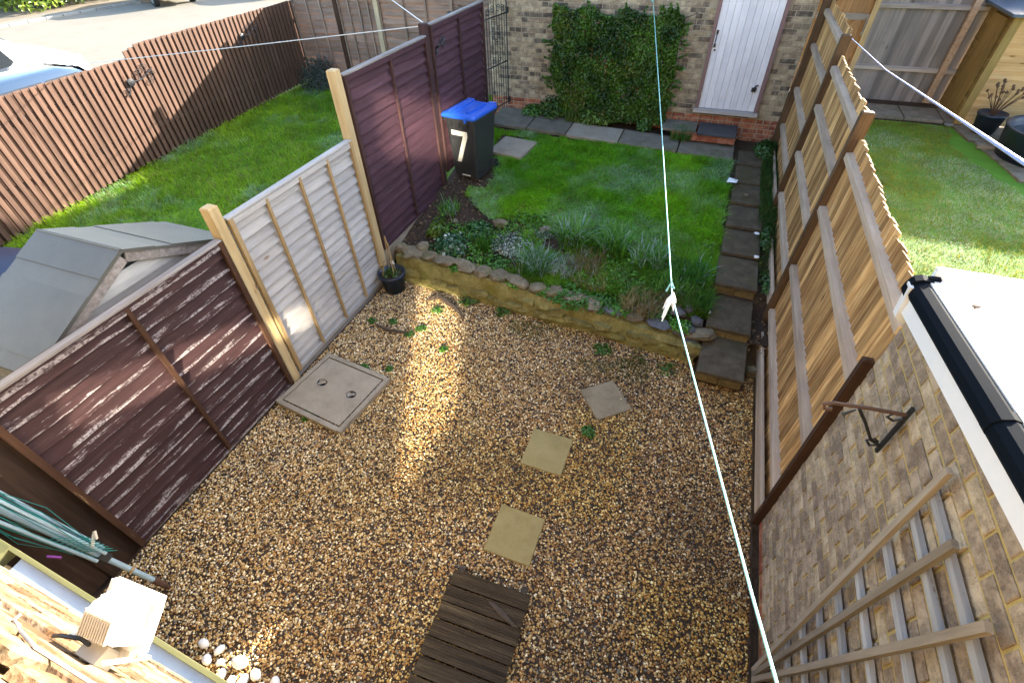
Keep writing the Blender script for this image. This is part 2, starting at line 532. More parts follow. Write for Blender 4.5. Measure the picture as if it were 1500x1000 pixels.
def vnoise(x, y, sc, seed=0):
    """cheap smooth value noise on arrays"""
    r = np.random.default_rng(seed)
    g = r.random((64, 64))
    X, Y = np.asarray(x) * sc + 17.3, np.asarray(y) * sc + 9.1
    xi, yi = np.floor(X).astype(int), np.floor(Y).astype(int)
    fx, fy = X - xi, Y - yi
    fx, fy = fx * fx * (3 - 2 * fx), fy * fy * (3 - 2 * fy)
    a, b = g[xi % 64, yi % 64], g[(xi + 1) % 64, yi % 64]
    c, d = g[xi % 64, (yi + 1) % 64], g[(xi + 1) % 64, (yi + 1) % 64]
    return (a * (1 - fx) + b * fx) * (1 - fy) + (c * (1 - fx) + d * fx) * fy


# ------------------------------------------------------------------ ground
def zg(x, y):
    """height of our raised garden behind the retaining wall"""
    x, y = np.asarray(x, float), np.asarray(y, float)
    t = np.clip((x + 3.68) / 4.86, 0, 1)
    l = np.interp(y, [4.5, 5, 6.5, 8.4, 9.1], [.35, .37, .60, .92, .95])
    r = np.interp(y, [4.5, 5.2, 7, 8.2, 9.1], [.33, .46, .65, .74, .78])
    return l * (1 - t) + r * t


def zl(y):
    return np.interp(np.asarray(y, float), [0, 3.3, 5.3, 10, 12], [.05, .15, .28, .46, .5])


def grid_sheet(name, xs, ys, zf, mat, **kw):
    X, Y = np.meshgrid(xs, ys)
    Z = zf(X, Y)
    nx, ny = len(xs), len(ys)
    i = np.arange(nx * ny).reshape(ny, nx)
    fc = np.stack([i[:-1, :-1], i[:-1, 1:], i[1:, 1:], i[1:, :-1]], -1).reshape(-1, 4)
    return put(name, npmesh(name, np.c_[X.ravel(), Y.ravel(), Z.ravel()], fc, mat, smooth=True), **kw)


grid_sheet('ground', np.linspace(-150, 150, 3), np.linspace(-60, 240, 3), lambda x, y: x * 0 - .06, M_soil, kind='structure')
grid_sheet('gravel_bed', np.linspace(-3.67, 1.17, 20), np.linspace(-.08, 4.75, 20),
           lambda x, y: .012 * (vnoise(x, y, 1.4, 3) - .5) - .012, M_soil, kind='structure')
def soil_sheet():
    xs_, ys_ = np.linspace(-3.66, 1.24, 70), np.linspace(0, 1, 60)
    X, T = np.meshgrid(xs_, ys_)
    y0 = np.where(X > .5, 4.5, 4.76 - .083 * (X + 3.4))
    Y = y0 + T * (9.1 - y0)
    st = np.minimum(zg(X, Y), np.interp(Y, [4.5, 5.08, 5.14, 5.7, 9], [.26, .30, .45, .52, .78]))
    Z = np.where(X > .48, st, zg(X, Y)) - .03 + .05 * (vnoise(X, Y, 4, 5) - .5) + .02 * (vnoise(X, Y, 13, 6) - .5)
    i = np.arange(X.size).reshape(X.shape)
    fc = np.stack([i[:-1, :-1], i[:-1, 1:], i[1:, 1:], i[1:, :-1]], -1).reshape(-1, 4)
    put('garden_soil', npmesh('garden_soil', np.c_[X.ravel(), Y.ravel(), Z.ravel()], fc, M_soil, smooth=True), kind='structure')


soil_sheet()
grid_sheet('neighbour_lawn', np.linspace(-9.66, -3.78, 30), np.linspace(2.2, 10.98, 40),
           lambda x, y: zl(y) - .02 + .05 * (vnoise(x, y, 1.5, 6) - .5), M_turf, kind='structure')
grid_sheet('neighbour_yard', np.linspace(-9.66, -3.78, 4), np.linspace(-1, 2.2, 4), lambda x, y: x * 0 + .06, M_pave, kind='structure')
ZR = .70
grid_sheet('right_garden_lawn', np.linspace(1.32, 9, 20), np.linspace(2.7, 11.0, 30),
           lambda x, y: ZR - .02 + .03 * (vnoise(x, y, 1.5, 8) - .5), M_turf, kind='structure')
grid_sheet('right_garden_terrace', np.linspace(1.32, 12, 4), np.linspace(10.98, 12.5, 4), lambda x, y: x * 0 + ZR - .04, M_soil, kind='structure')


# gravel: individual stones, too many to count
def pebbles(n, xr, yr, zf, rmin, rmax, colf, keep):
    x, y = rng.uniform(*xr, n), rng.uniform(*yr, n)
    k = keep(x, y)
    x, y = x[k], y[k]
    n = len(x)
    r = rmin + (rmax - rmin) * rng.random(n) ** 1.8
    el = rng.uniform(.65, 1.0, n)
    th = rng.uniform(0, math.pi, n)
    h = r * rng.uniform(.45, .85, n)
    z0 = zf(x, y) + rng.uniform(-.35, .25, n) * r
    V = np.zeros((n, 9, 3))
    ang = np.arange(4) * 2 * math.pi / 4
    for ring, (rr, zz) in enumerate(((1.0, 0.0), (.72, .72))):
        j = rng.uniform(.8, 1.2, (n, 4))
        px = np.cos(ang)[None] * rr * r[:, None] * j
        py = np.sin(ang)[None] * rr * r[:, None] * el[:, None] * j
        c, s = np.cos(th)[:, None], np.sin(th)[:, None]
        V[:, ring * 4:ring * 4 + 4, 0] = px * c - py * s
        V[:, ring * 4:ring * 4 + 4, 1] = px * s + py * c
        V[:, ring * 4:ring * 4 + 4, 2] = h[:, None] * (zz + rng.uniform(-.18, .18, (n, 4)) * (ring > 0))
    V[:, 8, 2] = h
    V[:, 8, :2] = rng.uniform(-.15, .15, (n, 2)) * r[:, None]
    V += np.stack([x, y, z0], -1)[:, None, :]
    fs = []
    for i in range(4):
        j = (i + 1) % 4
        fs += [(i, j, 4 + j), (i, 4 + j, 4 + i), (4 + i, 4 + j, 8)]
    fs = np.array(fs)
    FF = (fs[None] + (np.arange(n) * 9)[:, None, None]).reshape(-1, 3)
    col = colf(x, y)
    return V.reshape(-1, 3), FF, np.repeat(col, 9, 0)


PAL = np.array([1.0, .94, .80]) * np.array([(.38, .245, .09), (.22, .115, .045), (.54, .40, .20), (.66, .56, .38), (.20, .18, .155), (.03, .025, .022), (.31, .16, .055), (.44, .30, .13),
                (.15, .14, .145), (.80, .73, .58)])


def gravel_col(x, y):
    left = np.clip((-x - 0.6) / 2.4, 0, 1)
    wL = np.array([1.1, .75, 1.2, 1.1, .6, .55, .7, 1.1, .35, .8])
    wR = np.array([1.2, 1.5, .9, .55, .5, .9, 1.3, 1.0, .35, .35])
    W = wL[None] * left[:, None] + wR[None] * (1 - left[:, None])
    cw = np.cumsum(W, 1)
    cw /= cw[:, -1:]
    idx = (rng.random(len(x))[:, None] > cw).sum(1)
    c = PAL[idx] * rng.uniform(.8, 1.2, (len(x), 1))
    damp = vnoise(x, y, .9, 21) * .5 + vnoise(x, y, 2.6, 22) * .5
    c *= (1.12 - .38 * np.clip((damp - .45) * 3, 0, 1) * (1 - .6 * left))[:, None]
    moss = np.clip((vnoise(x, y, 1.3, 31) - .55) * 4, 0, 1) * (1 - left) * .55
    c = c * (1 - moss[:, None]) + c * np.array([1.05, 1.0, .45]) * moss[:, None]
    return c


V, Fc, Cc = pebbles(135000, (-3.64, 1.15), (-.04, 4.6), lambda x, y: .012 * (vnoise(x, y, 1.4, 3) - .5) - .004, .006, .0145, gravel_col,
                    lambda x, y: ~((x > .52) & (x < 1.06) & (y > 3.98)) & (y < 4.62 - .075 * (x + 3.4)))
put('gravel', npmesh('gravel', V, Fc, M_pebble, Cc), kind='stuff', label='loose tan and brown gravel covering the lower garden', cat='gravel')


# grass
def blades(n, xr, yr, zf, keep, lmin, lmax, w, colf, lean=.6, seg=2):
    x, y = rng.uniform(*xr, n), rng.uniform(*yr, n)
    k = keep(x, y)
    x, y = x[k], y[k]
    n = len(x)
    L = rng.uniform(lmin, lmax, n) * (.35 + .85 * vnoise(x, y, 2.2, 41) + .65 * vnoise(x, y, 8.0, 42) ** 2)
    a = rng.uniform(0, 2 * math.pi, n)
    le = rng.uniform(.15, lean, n) * L
    dx, dy = np.cos(a), np.sin(a)
    ww = w * rng.uniform(.7, 1.3, n)
    z = zf(x, y) - .015
    V = np.zeros((n, 5, 3))
    for i, (t, s, wd) in enumerate(((0, 1, 1), (0, -1, 1), (.55, 1, .75), (.55, -1, .75), (1, 0, 0))):
        V[:, i, 0] = x + dx * le * t * t - dy * ww * wd * s * .5
        V[:, i, 1] = y + dy * le * t * t + dx * ww * wd * s * .5
        V[:, i, 2] = z + L * t * (1 - .25 * t * lean)
    fs = np.array([(0, 1, 3), (0, 3, 2), (2, 3, 4)])
    FF = (fs[None] + (np.arange(n) * 5)[:, None, None]).reshape(-1, 3)
    c = colf(x, y)
    C = np.repeat(c[:, None, :], 5, 1)
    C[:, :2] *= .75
    return V.reshape(-1, 3), FF, C.reshape(-1, 3)


def grass_col(dark, light, frost, fr_amt, fr_sc, seed, straw=.05):
    def f(x, y):
        n = len(x)
        t = np.clip(vnoise(x, y, 1.6, seed) * .7 + rng.random(n) * .5 - .1, 0, 1)[:, None]
        c = np.array(dark) * (1 - t) + np.array(light) * t
        fm = np.clip((vnoise(x, y, fr_sc, seed + 1) * .65 + vnoise(x, y, fr_sc * 3, seed + 2) * .35 - (1 - fr_amt)) * 5, 0, 1)
        fm = (fm * (rng.random(n) < .6) * .7)[:, None]
        c = c * (1 - fm) + np.array(frost) * fm
        st = rng.random(n) < straw
        c[st] = np.array((.30, .24, .09)) * rng.uniform(.6, 1.1, (st.sum(), 1))
        return c
    return f


lawn_front = lambda x: np.interp(x, [-3.6, -3.2, -2.6, -2.0, -1.2, -.5, .4, .7], [6.6, 6.2, 5.75, 5.8, 5.9, 5.75, 5.4, 5.3])
lawn_back = lambda x: np.interp(x, [-3.6, 0, 1.2], [8.12, 8.14, 8.02])


def lawn_keep(x, y):
    e = .06 * (vnoise(x, y, 7, 2) - .5)
    left = np.where(y < 7.1, -2.92, -3.5)
    left = np.where(y < 6.4, -3.2, left)
    return (x > left + e) & (x < .565 + e + np.where(y < 6, -.02, 0)) & (y > lawn_front(x) + e) & (y < lawn_back(x) + e) & \
        ~((x > -3.25) & (x < -2.55) & (y > 7.25) & (y < 7.95))


G1 = grass_col((.07, .30, .002), (.28, .60, .006), (.40, .56, .40), .51, 1.5, 50)
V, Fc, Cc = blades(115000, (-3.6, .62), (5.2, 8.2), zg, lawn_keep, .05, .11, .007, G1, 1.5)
put('lawn_grass', npmesh('lawn_grass', V, Fc, M_grass, Cc), kind='stuff', label='lush green frosted lawn behind the low stone wall', cat='grass')
grid_sheet('lawn_turf', np.linspace(-2.85, .54, 40), np.linspace(6.0, 8.1, 30), lambda x, y: zg(x, y) - .006, M_turf, kind='structure')
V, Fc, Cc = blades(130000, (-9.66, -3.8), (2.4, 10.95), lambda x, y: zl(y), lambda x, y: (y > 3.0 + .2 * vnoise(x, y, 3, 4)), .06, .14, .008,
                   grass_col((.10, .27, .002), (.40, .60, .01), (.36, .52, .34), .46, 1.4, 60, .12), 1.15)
put('neighbour_grass', npmesh('neighbour_grass', V, Fc, M_grass, Cc), kind='stuff', label='longer unmown grass inside the dark picket fence', cat='grass')
edgeR = lambda y: np.interp(y, [7.8, 8.2, 9.3, 10.1, 11], [4.6, 4.4, 4.1, 3.95, 4.15])
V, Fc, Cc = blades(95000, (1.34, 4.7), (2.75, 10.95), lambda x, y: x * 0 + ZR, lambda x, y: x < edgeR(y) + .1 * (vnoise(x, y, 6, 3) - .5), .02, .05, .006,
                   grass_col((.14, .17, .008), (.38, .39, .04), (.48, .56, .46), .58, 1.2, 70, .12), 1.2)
put('right_garden_grass', npmesh('right_garden_grass', V, Fc, M_grass, Cc), kind='stuff', label='short mossy frosted grass beyond the tall board fence', cat='grass')
# rough verge between path and board fence
V, Fc, Cc = blades(9000, (1.0, 1.22), (5.4, 8.95), zg, lambda x, y: rng.random(len(x)) < np.clip((y - 5.6) / 1.5, .15, 1), .05, .12, .007,
                   grass_col((.02, .06, .008), (.05, .13, .016), (.2, .3, .2), .2, 1, 80), .8)
put('verge_grass', npmesh('verge_grass', V, Fc, M_grass, Cc), kind='stuff', label='strip of rough grass between the path and the board fence', cat='grass')


# ------------------------------------------------------------------ brick walls
def in_view(P):
    q = Vector(P) - Vector((0, 0, H))
    d = q.dot(F)
    if d < .05:
        return False
    u, v = 702.9 * q.dot(Rv) / d, 702.9 * q.dot(Uv) / d
    return abs(u) < 770 and abs(v) < 520


def brick_face(par, org, ud, nrm, L, z0, z1, pick, hole=None, random_bond=False, proud=.006, limit=300, thick=.016):
    """bricks laid on the face starting at org along ud; nrm outward. Each brick is a child named brick"""
    ud, nrm = Vector(ud), Vector(nrm)
    ang = math.atan2(ud.y, ud.x)
    sgn = -1 if (Vector((-ud.y, ud.x, 0)).dot(nrm) < 0) else 1
    todo, cache = [], {}
    course = 0
    z = z0
    while z + .065 <= z1 + .02:
        u = -.1125 if course % 2 else 0.0
        if random_bond:
            u = -random.random() * .2
        while u < L:
            hd = random_bond and random.random() < .42
            ln = .1025 if hd else .215
            a, b = max(u, 0), min(u + ln, L)
            if b - a > .03:
                c = (a + b) / 2
                if not (hole and hole(c, z + .033)):
                    todo.append((c, z + .0325, round(b - a, 3), hd))
            u += ln + .01
        z += .075
        course += 1
    cand = []
    for c, zz, ln, hd in todo:
        w = Vector(org) + ud * c
        w.z = zz
        cand.append(((0 if in_view(w) else 1), (w - Vector((0, 0, H))).length, c, zz, ln, hd, w))
    cand.sort(key=lambda t: t[:2])
    rest = MB()
    for k, (vis, d, c, zz, ln, hd, w) in enumerate(cand):
        col, ci = pick(hd, zz, w)
        off = nrm * (.004 - thick / 2 + random.uniform(0, proud))
        if k < limit and not vis:
            ln_ = ln if ln in (.215, .1025) else round(ln / .02) * .02
            key = (ln_, ci)
            if key not in cache:
                cache[key] = MB().cbox((ln_ - .004, thick, .062), .004, 1, sgn, col).mesh('brick', M_brick)
            o = put('brick', cache[key], par, w + off, (0, 0, ang))
        else:
            b = MB().cbox((ln - .004, thick, .062), .004, 1, sgn)
            mt = Matrix.Rotation(ang, 3, 'Z')
            rest.add([mt @ Vector(p) + w + off for p in b.v], b.f, col)
    if rest.v:
        put('brickwork', rest.mesh('brickwork', M_brick), par, kind='stuff')


def palette(cols, jitter=.12, n=4):
    vars_ = []
    for col in cols:
        ks = [random.uniform(1 - jitter, 1 + jitter) for _ in range(n)]
        vars_.append([tuple(c * k for c in col) for k in ks])
    def f():
        a = random.randrange(len(cols))
        b = random.randrange(n)
        return vars_[a][b], a * 100 + b
    return f


# garage -----------------------------------------------------------
GY = 9.10
gar = empty('brick_garage', (0, 0, 0), label='buff brick outbuilding with white plank door and leafy climber', cat='outbuilding')
p_buff = palette([(.29, .235, .155), (.34, .28, .19), (.25, .195, .135)])
p_dark = palette([(.085, .07, .055), (.115, .092, .07), (.16, .125, .09)])
p_red = palette([(.27, .085, .045), (.33, .11, .055), (.23, .07, .04)])


def pick_gar(hd, z, w):
    if z < 1.1:
        c, i = p_red()
        return c, i + 2000
    if random.random() < (.6 if hd else .2):
        c, i = p_dark()
        return c, i + 1000
    return p_buff()


mb = MB()
mb.box((-1.93, GY + .12, 2.0), (3.5, .2, 4.0))
mb.box((.97, GY + .12, 2.0), (.36, .2, 4.0))
mb.box((.30, GY + .12, .6), (.98, .2, 1.2))
mb.box((.30, GY + .12, 3.6), (.98, .2, .8))
mb.box((-3.78, GY + .12, 2.0), (.2, .2, 4.0))
mb.box((-1.35, GY + 5.2, 2.0), (5.0, .2, 4.0))
mb.box((1.05, GY + 2.7, 2.0), (.2, 4.8, 4.0))
mb.box((-3.78, GY + 2.7, 2.0), (.2, 4.8, 4.0))
put('wall', mb.mesh('garage_wall', M_mortar_g), gar)
brick_face(gar, (-3.88, GY + .02, 0), (1, 0, 0), (0, -1, 0), 5.03, .725, 3.1, pick_gar,
           hole=lambda u, z: -.2 < u - 3.88 < .80 and z > 1.15 or (-2.45 < u - 3.88 < -.75 and 1.15 < z < 2.4), random_bond=True, proud=.007)
# unseen pitched roof, raised and widened to block sun; ridge along x, gabled ends
mb = MB()
ey0, ey1, rz, ez = GY - .25, GY + 5.5, 6.8, 3.95
ym = (ey0 + ey1) / 2
for xa, xb in ((-4.1, 2.4),):
    mb.loft([[(xa, ey0, ez), (xa, ym, rz), (xa, ey1, ez), (xa, ey1, ez - .12), (xa, ym, rz - .14), (xa, ey0, ez - .12)],
             [(xb, ey0, ez), (xb, ym, rz), (xb, ey1, ez), (xb, ey1, ez - .12), (xb, ym, rz - .14), (xb, ey0, ez - .12)]])
    mb.add([(xa + .3, GY + .02, 3.9), (xa + .3, GY + 5.3, 3.9), (xa + .3, ym, 6.7)], [(0, 1, 2)])
    mb.add([(xb - .12, GY + .02, 3.9), (xb - .12, GY + 5.3, 3.9), (xb - .12, ym, 6.7)], [(0, 1, 2)])
mb.box((1.72, (ey0 + ey1) / 2, 3.37), (1.12, ey1 - ey0 - .02, 1.0))  # unseen box added beside the garage to stop sun leaking under the overhang
put('roof', mb.mesh('garage_roof_sun_block', M_rooftile), gar)

# door
door = empty('plank_door', (.30, GY - .01, 1.19), label='white painted vertical plank door in brick outbuilding', cat='door')
for i in range(9):
    put('plank', bxm('door_plank', (.0925, .04, 1.95), M_doorwhite, (0, 0, .975)) if i == 0 else bpy.data.meshes['door_plank'], door,
        (-.384 + .096 * i, random.uniform(-.002, .002), .03))
fr = MB()
fr.box((-.46, 0, 1.0), (.05, .09, 2.05)).box((.46, 0, 1.0), (.05, .09, 2.05)).box((0, 0, 2.01), (.87, .088, .05))
put('door_frame', fr.mesh('door_frame', M_doorframe), door)
put('threshold', bxm('threshold', (1.0, .14, .05), M_rail_x), door, (0, -.03, -.005))
hb = MB().tube([(0, 0, .08), (0, -.04, .07), (0, -.045, 0), (0, -.04, -.07), (0, 0, -.08)], .01).box((0, .0, .09), (.03, .012, .05)).box((0, .0, -.09), (.03, .012, .05))
put('handle', hb.mesh('handle', M_iron), door, (-.40, -.03, 1.02))
put('keyhole', MB().tube([(0, 0, 0), (0, -.012, 0)], .014, 8).mesh('keyhole', M_iron), door, (-.385, -.02, .87))
lk = MB().box((0, 0, 0), (.07, .03, .055)).tube([(0, 0, .02), (.02, -.01, .06), (.05, -.01, .07)], .012)
put('padlock', lk.mesh('padlock', M_iron), door, (.335, -.04, .36))

# doorstep
ds = empty('door_step', (0, 0, 0), label='slate topped red brick step below the white plank door', cat='step')
put('tread', MB().cbox((.60, .50, .035), .006, 2, 1).mesh('step_tread', M_slate), ds, (.25, 8.80, .975), (.02, 0, -.02))
put('tread', MB().cbox((.56, .44, .035), .006, 2, 1).mesh('step_tread_grey', M_wallslab), ds, (-.36, 8.86, .965), (.02, 0, 0))
put('riser', MB().box((0, 0, 0), (1.0, .08, .11), None, (.25, .075, .04)).mesh('step_riser', M_brick), ds, (.05, 8.63, .90))

# slabs along the outbuilding and the stepped path
for i, (x0, x1) in enumerate(((-3.62, -2.90), (-2.88, -2.18), (-2.16, -1.27), (-1.25, -.30), (-.28, .57))):
    xc = (x0 + x1) / 2
    y0, y1 = (8.16, 8.72) if i > 1 else (8.18, 8.98)
    yc = (y0 + y1) / 2
    zc = float(zg(xc, yc)) + .012
    tx = float(zg(x1, yc) - zg(x0, yc)) / (x1 - x0)
    put('path_slab', MB().cbox((x1 - x0, y1 - y0, .05), .006, 2, 1).mesh('wall_path_slab', M_wallslab if i != 2 else M_concrete),
        None, (xc, yc, zc - .02), (.03, -math.atan(tx), .015 - .006 * i),
        label=('grey slab just inside the iron gate', 'grey slab second from the iron gate, beside clump of bright leaves', 'palest slab of the strip, below the leafy climber',
               'grey slab with frayed grass edge, left of door step', 'dark slab directly in front of the slate door step')[i],
        cat='paving slab', group='slabs along the outbuilding')
steps = [(3.90, .235, .63, .47), (4.50, .37, .60, .47), (5.12, .53, .62, .47), (5.75, .585, .58, .45), (6.35, .635, .58, .44), (6.95, .68, .58, .43), (7.55, .71, .58, .42), (8.15, .745, .50, .42)]
nm = ('lowest', 'second lowest', 'third lowest', 'fourth', 'fifth', 'sixth', 'seventh', 'topmost')
for i, (y0, z, dl, w) in enumerate(steps):
    xc = .775 + .012 * i
    t = empty('path_slab', (xc, y0 + dl / 2, z), label='%s dark slab of the stepped path beside the board fence' % nm[i], cat='paving slab', group='slabs of the stepped path')
    t.rotation_euler = (.015, 0, -.012 * (3 - i) if i < 3 else .005 * random.uniform(-1, 1))
    put('slab', MB().cbox((w, dl, .045), .007, 2, 1).mesh('path_slab', M_pathslab), t, (0, 0, -.022))
    if i < 3:
        e = MB()
        e.box((-.118, -dl / 2 + .05, -.095), (.225, .09, .09), (0, .02, 0)).box((.113, -dl / 2 + .05, -.10), (.22, .09, .09), (0, -.03, 0))
        put('edge_brick', e.mesh('edge_brick', M_stepedge), t)
        put('step_base', bxm('step_base', (w - .02, dl - .1, .3), M_soil), t, (0, .03, -.20))
put('stone_block', MB().rock((0, 0, 0), (.14, .12, .16), 4, flat=1).mesh('stone_block', M_cope), None, (1.12, 4.25, .06), label='small pale stone wedged between lowest step and fence', cat='stone')

# old square slab by the bin
put('square_slab', MB().cbox((.62, .62, .05), .008, 2, 1).mesh('bin_slab', M_concrete), None, (-2.92, 7.6, float(zg(-2.92, 7.6)) + .005), (.06, -.0, -.15),
    label='pale concrete slab sunk in the lawn beside the wheelie bin', cat='paving slab')

# ------------------------------------------------------------------ retaining wall
rw = empty('retaining_wall', (0, 0, 0), label='low algae stained stone retaining wall between gravel and lawn', cat='wall')
xs = np.linspace(-3.52, .50, 110)
yb = lambda x: 4.60 - .083 * (x + 3.4)
rings = []
for x in xs:
    n1, n2, n3 = [float(vnoise(x, k * 3.3, 2.5, 90)) - .5 for k in range(3)]
    zt = float(np.interp(x, [-3.52, -2.2, -.4, .5], [.37, .36, .28, .25])) + .03 * n1
    y = float(yb(x))
    n4, n5 = float(vnoise(x, 1.7, 7, 91)) - .5, float(vnoise(x, 8.1, 7, 92)) - .5
    rings.append([(x, y - .045 + .07 * n2, -.05), (x, y - .04 + .07 * n3 + .05 * n4, .07), (x, y - .02 + .07 * n5, .13), (x, y - .015 + .06 * n1 + .05 * n4, .2), (x, y + .015 + .03 * n2, zt), (x, y + .26, zt + .02), (x, y + .26, -.05)])
me = MB().loft(rings).mesh('retaining_wall_body', M_render, False)
put('body', me, rw)
x, k = -3.45, 0
while x < .5:
    w = random.uniform(.16, .33)
    zt = float(np.interp(x, [-3.52, -2.2, -.4, .5], [.385, .375, .30, .27]))
    dk = x > -.75
    y = float(yb(x + w / 2)) + .12 + random.uniform(-.03, .02)
    put('coping_stone', MB().rock((0, 0, 0), (w * 1.22, random.uniform(.17, .28), random.uniform(.07, .12)), 100 + k, 7, 5, rough=.24, flat=1).mesh('coping_stone', M_bluestone if dk and k % 3 else M_cope),
        rw, (x + w / 2, y, zt + .03), (random.uniform(-.1, .1), random.uniform(-.12, .12), random.uniform(-.3, .3)))
    x += w + .012
    k += 1
x, k = -3.2, 0
while x < .45:
    w = random.uniform(.12, .30)
    put('face_stone', MB().rock((0, 0, 0), (w * 1.1, .10, random.uniform(.09, .17)), 500 + k, 8, 6, rough=.26, flat=1).mesh('face_stone', M_face if k % 3 else M_render), rw,
        (x + w / 2, float(yb(x + w / 2)) - .012, random.uniform(.05, .22)), (random.uniform(-.1, .1), random.uniform(-.2, .2), -.083))
    x += w * random.uniform(.6, 1.1)
    k += 1
for i, (x, y, z, s) in enumerate(((-3.50, 4.75, .42, .2), (-3.32, 4.62, .40, .16), (-3.22, 4.84, .43, .22), (.36, 4.40, .33, .17), (.42, 4.33, .22, .18), (.44, 4.55, .36, .16), (.22, 4.62, .38, .18),
                                  (.46, 4.30, .10, .2), (.33, 4.68, .42, .14))):
    put('corner_stone', MB().rock((0, 0, 0), (s, s * .85, s * .6), 200 + i, 8, 5, rough=.2, flat=1).mesh('corner_stone', M_cope if i < 3 or i == 7 else M_bluestone), rw, (x, y, z), (0, 0, i))


# ------------------------------------------------------------------ leaves and plants
def leaf_cloud(pts, nrm, size, cols, aspect=.55, spread=.8, bend=.25):
    """small pointed leaves, one per point: 4-point diamond folded at its midrib"""
    n = len(pts)
    P = np.asarray(pts)
    N = np.asarray(nrm) + rng.normal(0, spread, (n, 3))
    N /= np.linalg.norm(N, axis=1, keepdims=True) + 1e-9
    T = rng.normal(0, 1, (n, 3))
    T -= (T * N).sum(1, keepdims=True) * N
    T /= np.linalg.norm(T, axis=1, keepdims=True) + 1e-9
    B = np.cross(N, T)
    L = (size * rng.uniform(.6, 1.35, n))[:, None]
    V = np.zeros((n, 4, 3))
    V[:, 0] = P - T * L * .5
    V[:, 1] = P + B * L * aspect * .5 + N * L * bend
    V[:, 2] = P + T * L * .5 - N * L * bend * .5
    V[:, 3] = P - B * L * aspect * .5 + N * L * bend
    f = np.array([(0, 1, 2), (0, 2, 3)])
    FF = (f[None] + (np.arange(n) * 4)[:, None, None]).reshape(-1, 3)
    return V.reshape(-1, 3), FF, np.repeat(np.asarray(cols), 4, 0)


def mixcol(n, a, b, jit=.25, t=None):
    t = rng.random(n) if t is None else np.clip(t, 0, 1)
    return (np.array(a) * (1 - t[:, None]) + np.array(b) * t[:, None]) * rng.uniform(1 - jit, 1 + jit, (n, 1))


# climber on the outbuilding wall
clm = empty('wall_climber', (-1.62, GY, .95), label='dense square trimmed evergreen climber on the buff brick wall', cat='climber')
n = 30000
u, v, d = rng.uniform(-1.06, 1.0, n), rng.random(n), rng.random(n)
top = 1.58 + .12 * (vnoise(u, u * 0, 6, 12) - .5) + .02 * np.sin(u * 9)
z = v * top
edge = 1 + .07 * (vnoise(z, z * 0 + 4, 5, 13) - .5)
edgeL = np.interp(z, [0, .3, .5, 1.6], [.98, .82, 1.0, 1.0])
u = np.where(u < 0, u * edge * edgeL, u * edge)
depth = .10 + .22 * (1 - np.abs(u / 1.12) ** 4) * (1 - (z / 1.9) ** 5) + .10 * (vnoise(u, z, 4, 14) - .5)
yy = -depth * (1 - d ** 2.2 * .75)
P = np.c_[u, yy, z]
cols = mixcol(n, (.010, .036, .006), (.09, .20, .018), .4, vnoise(u, z, 4.5, 15) * .8 + rng.random(n) * .35 - .15)
yl = (vnoise(u, z, 2.3, 17) > .62) & (rng.random(n) < .35)
cols[yl] = np.array((.12, .17, .02)) * rng.uniform(.7, 1.2, (yl.sum(), 1))
rd = rng.random(n) < .02
cols[rd] = (.16, .06, .03)
ns = 46
sx = np.where(rng.random(ns) < .5, rng.uniform(-1.1, 1.05, ns), np.where(rng.random(ns) < .4, -1.06, 1.02))
sz = np.where(np.abs(sx) > 1.0, rng.uniform(.3, 1.55, ns), 1.56)
for a_, b_ in zip(sx, sz):
    q = rng.integers(8, 26)
    t_ = np.linspace(0, 1, q)
    dx_, dz_ = (rng.uniform(-.06, .06), rng.uniform(.05, .17)) if abs(a_) < 1 else (np.sign(a_) * rng.uniform(.04, .16), rng.uniform(-.05, .12))
    P = np.r_[P, np.c_[a_ + dx_ * t_, -.10 - .08 * t_ + rng.normal(0, .01, q), b_ + dz_ * t_]]
    cols = np.r_[cols, mixcol(q, (.03, .09, .01), (.10, .2, .02))]
n = len(P)
V, Fc, Cc = leaf_cloud(P, np.tile([0, -.8, .6], (n, 1)), .055, cols, .6, .9)
put('foliage', npmesh('climber_foliage', V, Fc, M_leaf, Cc), clm, kind='stuff')
st = MB()
for i in range(16):
    x0 = random.uniform(-.7, .8)
    pts = [(x0, -.08, 0)]
    for j in range(1, 7):
        pts.append((pts[-1][0] + random.uniform(-.12, .12), -.05 - .04 * random.random(), j * .24))
    st.tube(pts, [.014 - .0015 * j for j in range(7)], 5)
put('stems', st.mesh('climber_stems', M_bark), clm)
sp = MB()
put('wire', MB().tube([(.95, -.06, 1.5), (1.12, -.1, 1.56), (1.18, -.12, 1.6)], .006, 5).mesh('stray_shoot', M_bark), clm)

